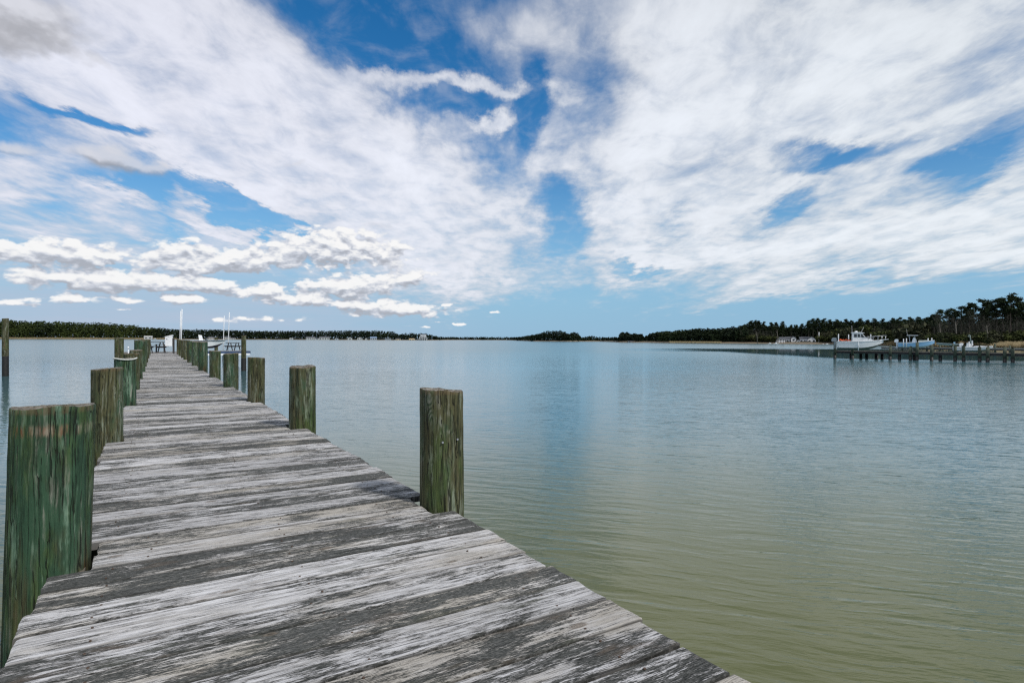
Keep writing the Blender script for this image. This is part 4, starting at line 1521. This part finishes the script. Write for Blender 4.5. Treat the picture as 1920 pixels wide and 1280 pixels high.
top_at = _t

# pines one can tell apart
pines = [make_pine(40+k, 20, (0.42, 0.5, 0.36, 0.45, 0.55)[k], (3.3, 2.8, 3.8, 3.0, 2.5)[k]) for k in range(5)]
used = [False]*5
def put_pine(x, ytop, Z, label, k=None, sxy=None, group='pines on the right-hand bank'):
    k = random.randrange(5) if k is None else k
    if used[k]:
        o = copy_tree(pines[k])
    else:
        o = pines[k]
        used[k] = True
    g = 1.6
    H_ = (hz(x)-ytop)/F*Z+CAMZ-g
    s_ = H_/20.0
    o.location = (gx(x, Z), Z, g)
    o.scale = ((sxy or s_), (sxy or s_), s_)
    o.rotation_euler = (0, 0, random.uniform(0, 6.28))
    tag(o, label, 'pine tree', group)
    return o
BIG = [(1752, 590, 205, 'low broad pine at the left end of the tall right-hand row', 0), (1764, 581, 200, 'first tall dark pine where the right-hand tree line steps up', 1), (1778, 582, 208, 'round-topped pine beside the first tall one of the right-hand row', 2),
       (1787, 579, 215, 'thin-topped pine with open branches, second gap in the right-hand row', 4), (1801, 575, 205, 'wide dark pine in the middle of the right-hand row', 0), (1817, 570, 200, 'pine with a broken crown left of the tallest group', 3),
       (1826, 569, 210, 'dense pine just left of the thin-topped tall pine', 1), (1842, 562, 203, 'tall pine with a spiky open top above the bay boat', 4), (1855, 566, 212, 'broad dark pine beside the spiky one', 2),
       (1868, 561, 204, 'second tallest pine with a rounded crown', 0), (1881, 560, 214, 'pine close behind the left side of the tallest one', 3), (1894, 554.5, 200, 'tallest pine with a broad umbrella crown near the right edge', 2),
       (1906, 557, 207, 'pine crowding the right side of the tallest umbrella pine', 0), (1916, 566, 215, 'pine with layered flat branches at the right edge', 1)]
for x_, yt, Z_, lab, k in BIG:   # each of the tall ones has its own height and crown
    o = put_pine(x_, yt, Z_*0.97, lab, k)
    o.scale = (o.scale[0]*1.15, o.scale[1]*1.15, o.scale[2])
for k in range(9):
    put_pine(1935+k*18, 562+random.uniform(-6, 8), random.uniform(170, 200), 'pine beyond the right edge of the view, number %s from the edge' % ('one', 'two', 'three', 'four', 'five', 'six', 'seven', 'eight', 'nine')[k], None)
for k in range(34):      # second rank, lower
    x_ = 1745+k*5.6+random.uniform(-2, 2)
    put_pine(x_, top_at(x_)+random.uniform(16, 38), random.uniform(195, 240), 'lower pine packed behind the tall right-hand row', None, None, 'lower pines behind the right-hand row')
SK = [(1408, 602.5), (1416, 603), (1424, 603), (1432, 604), (1447, 606), (1455, 606), (1467, 604), (1483, 611), (1492, 610.5), (1503, 609), (1516, 603), (1524, 600), (1533, 599.5), (1545, 598.5), (1557, 601), (1570, 601.5),
      (1586, 600), (1597, 602), (1612, 599.5), (1626, 601), (1640, 600), (1655, 599), (1672, 598), (1688, 596.5), (1705, 596), (1722, 595.5), (1738, 596)]
for k, (x_, yt) in enumerate(SK):
    put_pine(x_, yt-1.0, shore_z(x_)+14+random.uniform(0, 10), 'dark pine standing up in the tree line behind the houses and cabin boat', None, None, 'skyline pines of the middle right wood')

bares = [make_bare(90+k) for k in range(4)]
bu = [False]*4
def put_bare(x, Z, H, label, group, m_=None):
    k = random.randrange(4)
    o = copy_tree(bares[k]) if bu[k] else bares[k]
    bu[k] = True
    s_ = H/11.0
    o.location = (gx(x, Z), Z, 1.2)
    o.scale = (s_, s_, s_)
    o.rotation_euler = (0, 0, random.uniform(0, 6.28))
    return tag(o, label, 'bare tree', group)
for k in range(36):
    x_ = 1755+k*5+random.uniform(-2, 2)
    put_bare(x_, random.uniform(182, 196), random.uniform(5.5, 9.5), 'grey leafless tree in the thicket below the right-hand pines', 'leafless trees under the right-hand pines')
for k in range(22):
    x_ = 1562+k*9+random.uniform(-3, 3)
    put_bare(x_, shore_z(x_)+10+random.uniform(0, 5), random.uniform(5, 8.5), 'grey leafless tree along the bank behind the cabin boat', 'leafless trees behind the cabin boat')
for k in range(12):
    x_ = 1392+k*5+random.uniform(-2, 2)
    put_bare(x_, shore_z(x_)+9, random.uniform(6, 8), 'grey leafless tree at the water left of the white houses', 'leafless trees left of the white houses')
# pale straight stems
for x_, yt, yb, Z_, lab in ((1792, 603, 642, 178, 'pale slender trunk rising straight behind the bay boat'), (1850.5, 610, 645, 176, 'pale trunk right of the bay boat frame'),
                            (1762, 607, 642, 185, 'thin grey trunk above the aluminium skiff'), (1778, 626, 643, 180, 'short broken grey trunk above the aluminium skiff'), (1419, 622, 643, 342, 'pale forked trunk at the water left of the white houses'),
                            (1457.5, 618, 643, 340, 'pale slender trunk beside the two-storey white house')):
    b_ = MB()
    p0, p1 = at(x_+1.0, yb, Z_), at(x_-0.6, yt, Z_)
    b_.tube([Vector((0, 0, -0.5)), (p1-p0)*0.5+Vector((0.1, 0, 0)), p1-p0], [0.17, 0.13, 0.05], 6)
    e = empty('pale_tree', (p0.x, p0.y, p0.z))
    b_.build('trunk', M_pale, e)
    b2 = MB()
    for q in range(5):
        f_ = 0.5+0.1*q
        s_ = p1-p0
        b2.tube([s_*f_, s_*f_+Vector((random.uniform(-1.3, 1.3), 0.3, 1.0))], [0.05, 0.015], 4)
    b2.build('branches', M_pale, e)
    tag(e, lab, 'dead tree', 'pale bare trunks')

bushes = [make_bush(300+k, M_under_g) for k in range(3)]
bb = [False]*3
def put_bush(x, Z, s_, label, group):
    k = random.randrange(3)
    o = copy_tree(bushes[k]) if bb[k] else bushes[k]
    bb[k] = True
    o.location = (gx(x, Z), Z, 0.9)
    o.scale = (s_*1.2, s_*1.2, s_)
    o.rotation_euler = (0, 0, random.uniform(0, 6.28))
    return tag(o, label, 'bush', group)
for k in range(24):
    x_ = 1752+k*8+random.uniform(-4, 4)
    put_bush(x_, random.uniform(176, 184), random.uniform(0.7, 1.5), 'olive bush at the foot of the right-hand pines', 'bushes under the right-hand pines')
for k in range(22):
    x_ = 1560+k*9+random.uniform(-4, 4)
    s_ = random.uniform(1.4, 2.6)
    put_bush(x_, shore_z(x_)+8+random.uniform(0, 8), s_, 'olive bush on the bank behind the cabin boat and blue boat', 'bushes behind the raised boats')
for k in range(14):
    x_ = 1395+k*11.5+random.uniform(-4, 4)
    if 1452 < x_ < 1534:
        continue
    put_bush(x_, shore_z(x_)+7, random.uniform(1.0, 1.6), 'dark bush along the shore by the white houses', 'bushes by the white houses')

# dry reeds on the right bank, sandy grass on the left shore
def reeds(name, x0, x1, n_, h_, spread, wd, label):
    x = x0+(x1-x0)*rng.random(n_)
    Z_ = np.array([shore_z(q) for q in x])-1.0+spread*rng.random(n_)
    X_ = (x-960)/F*Z_
    h = h_*(0.5+0.8*rng.random(n_))
    base = 0.1+np.clip((Z_-np.array([shore_z(q) for q in x]))*0.1, 0, 0.9)
    dx_ = rng.normal(size=n_)*0.25*h
    w_ = wd*(0.6+0.8*rng.random(n_))
    V = np.stack([np.column_stack([X_-w_, Z_, base]), np.column_stack([X_+w_, Z_+0.1, base]),
                  np.column_stack([X_+dx_+w_*0.4, Z_, base+h]), np.column_stack([X_+dx_-w_*0.4, Z_, base+h])], axis=1).reshape(-1, 3)
    return tag(npmesh(name, V, np.arange(4*n_).reshape(-1, 4), M_reed), label, 'reeds', None, 'stuff')
reeds('dry_reeds', 1600, 2050, 16000, 1.0, 9, 0.09, 'dry tan reeds along the right-hand bank behind the far dock')
reeds('beach_grass', 1255, 1352, 4000, 0.6, 5, 0.25, 'pale tan marsh grass on the middle right shore')
reeds('left_marsh_grass', -60, 330, 12000, 1.1, 8, 0.5, 'pale tan grass strip along the left shore')

# ------------------------------------------------------------------ houses
M_roofg = simple('grey_shingle', (0.07, 0.075, 0.085), 0.8, 0.2, 2)
M_roofb = simple('blue_grey_roof', (0.16, 0.24, 0.36), 0.6, 0.15, 2)
M_wallf = simple('distant_siding', (0.42, 0.42, 0.40), 0.7, 0.1, 2)
M_wallw = simple('white_siding', (0.80, 0.80, 0.79), 0.6, 0.06, 2)
M_wallg = simple('grey_siding', (0.32, 0.34, 0.36), 0.7, 0.1, 2)
M_wallt = simple('tan_siding', (0.50, 0.38, 0.22), 0.7, 0.1, 2)
def house(x0, x1, yt, yb, Z, wall, roof, label, kind='side', nwin=3, storeys=1, porch=False, name='house', dep=7.0, grp=None, base=None):
    """gabled house seen over columns x0..x1, ridge at yt, foot at yb"""
    Wd = (x1-x0)/F*Z
    xm = (x0+x1)/2
    H = (yb-yt)/F*Z
    zb = CAMZ+(hz(xm)-yb)/F*Z
    e = empty(name, (gx(xm, Z), Z, zb))
    e.rotation_euler = (0, 0, yaw_for(xm)*0.8)
    tag(e, label, 'house', grp)
    h = H*0.62
    w_ = MB()
    ov = 0.25
    if kind == 'side':
        w_.box((0, dep/2, h/2-0.5), (Wd, dep, h+1.0))
        wo_ = w_.build('wall', wall, e)
        r_ = MB()
        vs = [(-Wd/2-ov, -ov, h), (Wd/2+ov, -ov, h), (Wd/2+ov, dep/2, H), (-Wd/2-ov, dep/2, H), (Wd/2+ov, dep+ov, h), (-Wd/2-ov, dep+ov, h)]
        r_.raw(vs, [(0, 1, 2, 3), (3, 2, 4, 5), (1, 4, 2), (0, 3, 5), (0, 5, 4, 1)])
        r_.build('roof', roof, e)
    else:
        w_.prism([(-Wd/2, -1), (Wd/2, -1), (Wd/2, h), (0, H*0.97), (-Wd/2, h)], 0, dep)
        wo_ = w_.build('wall', wall, e)
        r_ = MB()
        tk = 0.18
        for s_ in (-1, 1):
            vs = [(s_*(Wd/2+ov), -ov, h-0.1), (0, -ov, H*0.97+0.05), (0, dep, H*0.97+0.05), (s_*(Wd/2+ov), dep, h-0.1)]
            vs += [(a, b__, c+tk) for a, b__, c in vs]
            r_.raw(vs, [(0, 1, 2, 3), (4, 5, 6, 7), (0, 1, 5, 4), (1, 2, 6, 5), (2, 3, 7, 6), (3, 0, 4, 7)])
        r_.build('roof', roof, e)
    for s2 in range(storeys):
        for k in range(nwin):
            g = MB()
            xx = Wd*((k+0.5)/nwin-0.5)
            zz = h*(s2+0.5)/storeys
            g.box((xx, -0.03, zz), (Wd/nwin*0.42, 0.06, h/storeys*0.5))
            g.build('window', M_glass, wo_)
    if porch:
        p_ = MB()
        p_.box((0, -1.2, h*0.52), (Wd*0.95, 2.4, 0.15))
        p_.build('porch_roof', roof, e)
        for k in range(4):
            p_ = MB()
            p_.box((Wd*0.45*(k/1.5-1), -2.2, h*0.22), (0.18, 0.18, h*0.6))
            p_.build('porch_post', M_white, e)
    return e
house(1457, 1471, 631.5, 643.5, 341, M_wallw, M_roofg, 'two-storey white house with blue-grey windows, leftmost of the shore cluster', 'side', 3, 2)
house(1474, 1491, 631, 643.3, 347, M_wallw, M_roofg, 'white house with a dark porch in the middle of the shore cluster', 'side', 3, 1, True)
house(1484, 1492, 630.5, 640, 344, M_wallw, M_roofg, 'small white gable wing beside the porch house', 'gable', 1, 1)
house(1493.5, 1500, 637, 643, 341, M_wallw, M_roofg, 'small white shed between the two larger shore houses', 'gable', 1, 1)
house(1501, 1517, 630.8, 643.5, 343, M_wallw, M_roofg, 'grey-roofed house with a row of dormers, right part of the shore cluster', 'side', 3, 1, True)
house(1515, 1529, 631.2, 643.5, 340, M_wallw, M_roofg, 'white house with its steep gable end facing the water, rightmost of the cluster', 'gable', 2, 1)
fg = 'small houses on the far middle shore'
for a in [(574, 590, 630.8, 636.5, 935, M_wallf, M_roofg, 'long white house with a row of windows, leftmost on the far middle shore', 'side', 5, 1),
          (591, 598, 633.4, 636.5, 930, M_wallf, M_roofg, 'white shed between the two long white houses', 'side', 1, 1),
          (599, 617, 630.6, 636.7, 940, M_wallf, M_roofg, 'long white house with a grey roof right of the shed', 'side', 4, 1),
          (628, 634, 633, 636.8, 945, M_wallg, M_roofg, 'small grey boathouse on the far shore', 'gable', 1, 1),
          (652, 660, 631.8, 637, 950, M_wallf, M_roofg, 'white gabled house left of the pair of gables', 'gable', 1, 1),
          (670, 679, 631.8, 637, 955, M_wallf, M_roofg, 'white gabled house with dark windows, right one of the pair', 'gable', 2, 1),
          (684.5, 688, 633.6, 637, 955, M_wallf, M_wallf, 'tiny white boathouse left of the blue-roofed house', 'gable', 1, 1),
          (694, 706, 631, 637, 960, M_wallg, M_roofb, 'blue-grey roofed house on the far shore', 'side', 3, 1),
          (722, 733, 633.6, 637.4, 975, M_wallg, M_roofg, 'low grey house under the end of the far wood', 'side', 3, 1),
          (742, 751, 634, 637.5, 985, M_wallt, M_roofg, 'low tan house where the far wood ends', 'side', 2, 1),
          (767, 777, 634.4, 637.8, 990, M_wallt, M_wallt, 'tan cottage left of the tall tiered white house', 'side', 2, 1),
          (271, 284, 629.5, 635, 770, M_wallf, M_wallf, 'white boathouse on the left shore above the picnic table', 'side', 2, 1),
          (390, 401, 630.8, 635.8, 880, M_wallf, M_roofg, 'pale house right of the raised boat at the dock end', 'side', 3, 1),
          (420, 431, 629.8, 635.9, 890, M_wallf, M_roofg, 'white house seen between the two thin white poles', 'side', 3, 2),
          (432, 441, 632.6, 636, 895, M_wallf, M_roofg, 'low white house right of the thin white poles', 'side', 3, 1),
          (543, 549, 633.8, 636.4, 920, M_wallf, M_wallf, 'small white boathouse alone on the far shore', 'side', 1, 1),
          (1143, 1152, 638.6, 641.2, 560, M_wallf, M_wallf, 'tiny white building on the shore right of the headland', 'side', 2, 1),
          (1178, 1188, 639, 641.6, 452, M_wallf, M_roofg, 'tiny pale building at the foot of the right-hand wood', 'side', 2, 1)]:
    house(*a, grp=fg)
# tall tiered white house
e = empty('tiered_house', (gx(793, 992), 992, 0.3))
tag(e, 'tall white house with three stacked porches on the point at mid left', 'house')
for k, (w_, z_) in enumerate(((13.5, 0), (11.5, 3.0), (9.0, 6.0))):
    b_ = MB()
    b_.box((0, 4, z_+1.2), (w_-1.5, 7, 2.4))
    wl = b_.build('wall', M_glass if k < 2 else M_wallw, e)
    b_ = MB()
    b_.box((0, 3.0, z_+2.6), (w_, 9.5, 0.5))
    b_.build('porch_deck', M_wallw, e)
    for q in range(5):
        b_ = MB()
        b_.box((w_*(q/4-0.5)*0.94, -1.4, z_+1.2), (0.5, 0.5, 2.4))
        b_.build('porch_post', M_wallw, e)
b_ = MB()
b_.prism([(-4.6, 8.86), (4.6, 8.86), (2.5, 10.6), (-2.5, 10.6)], -0.5, 8)
b_.build('roof', M_roofg, e)

# bits on the far water edge: small boats and a flagpole by the white houses
def little_boat(x0, x1, yb, Z, label, m_=M_hull):
    L_ = (x1-x0)/F*Z
    e = empty('small_boat', (gx(x0, Z), Z, CAMZ+(hz(x0)-yb)/F*Z), 0)
    tag(e, label, 'boat', 'small boats along the far shore')
    add_hull(None, e, L_, L_*0.3, L_*0.12, m_, M_hull, M_white, L_*0.04, depth=L_*0.05)
    b_ = MB()
    b_.prism([(L_*0.35, L_*0.12), (L_*0.62, L_*0.12), (L_*0.56, L_*0.27), (L_*0.36, L_*0.29)], -L_*0.09, L_*0.09)
    b_.build('cabin', M_hull, e)
little_boat(1440, 1448, 644.6, 318, 'small white boat at the left of the white shore houses')
little_boat(1450, 1461, 645.0, 315, 'longer white boat in front of the two-storey white house')
little_boat(1547, 1555, 646, 300, 'white boat at the shore right of the houses, left of the cabin boat')
little_boat(288, 294, 635.8, 740, 'tiny white boat right of the boathouse on the left shore')
little_boat(1541, 1546, 646, 296, 'tiny white boat nearest the utility pole by the shore')
b_ = MB()
Zp = 330
b_.tube([(0, 0, -0.5), (0, 0, (642-622.5)/F*Zp)], 0.16, 6)
o = b_.build('flagpole', M_white)
o.location = at(1535.5, 642, Zp)
tag(o, 'tall white pole on the shore right of the white houses', 'pole')

# ------------------------------------------------------------------ labels of the many-of-a-kind: told apart by their order across the view
ORD = ['leftmost', 'second', 'third', 'fourth', 'fifth', 'sixth', 'seventh', 'eighth', 'ninth', 'tenth', 'eleventh', 'twelfth', 'thirteenth', 'fourteenth',
       'fifteenth', 'sixteenth', 'seventeenth', 'eighteenth', 'nineteenth', 'twentieth']
def order_name(i, n):
    if i < n-i or n-1-i > 19:
        if i < 20:
            return ORD[i]+('' if i == 0 else ' from the left')
        return 'twenty-'+['first', 'second', 'third', 'fourth', 'fifth', 'sixth', 'seventh', 'eighth', 'ninth'][min(i-20, 8)]+' from the left'
    j = n-1-i
    return 'rightmost' if j == 0 else ORD[j]+' from the right'
for grp, what in (('leafless trees under the right-hand pines', 'grey leafless tree in the thicket below the right-hand pines'), ('bushes under the right-hand pines', 'olive bush at the foot of the right-hand pines'),
                  ('skyline pines of the middle right wood', 'dark pine in the tree line behind houses and cabin boat'), ('bushes behind the raised boats', 'olive bush on the bank behind the raised boats'),
                  ('lower pines behind the right-hand row', 'lower pine behind the tall right-hand row'), ('leafless trees left of the white houses', 'grey leafless tree left of the white houses'),
                  ('leafless trees behind the cabin boat', 'grey leafless tree on the bank behind the cabin boat'), ('bushes by the white houses', 'dark bush on the shore beside the white houses'),
                  ('pilings of the back boardwalk', 'grey piling of the low boardwalk behind the far dock'), ('short dark pilings under the far dock', 'short dark piling under the far dock deck')):
    os_ = sorted([o for o in bpy.data.objects if o.get('group') == grp], key=lambda o: o.location.x/max(1, o.location.y))
    for i, o in enumerate(os_):
        o['label'] = what+', '+order_name(i, len(os_))
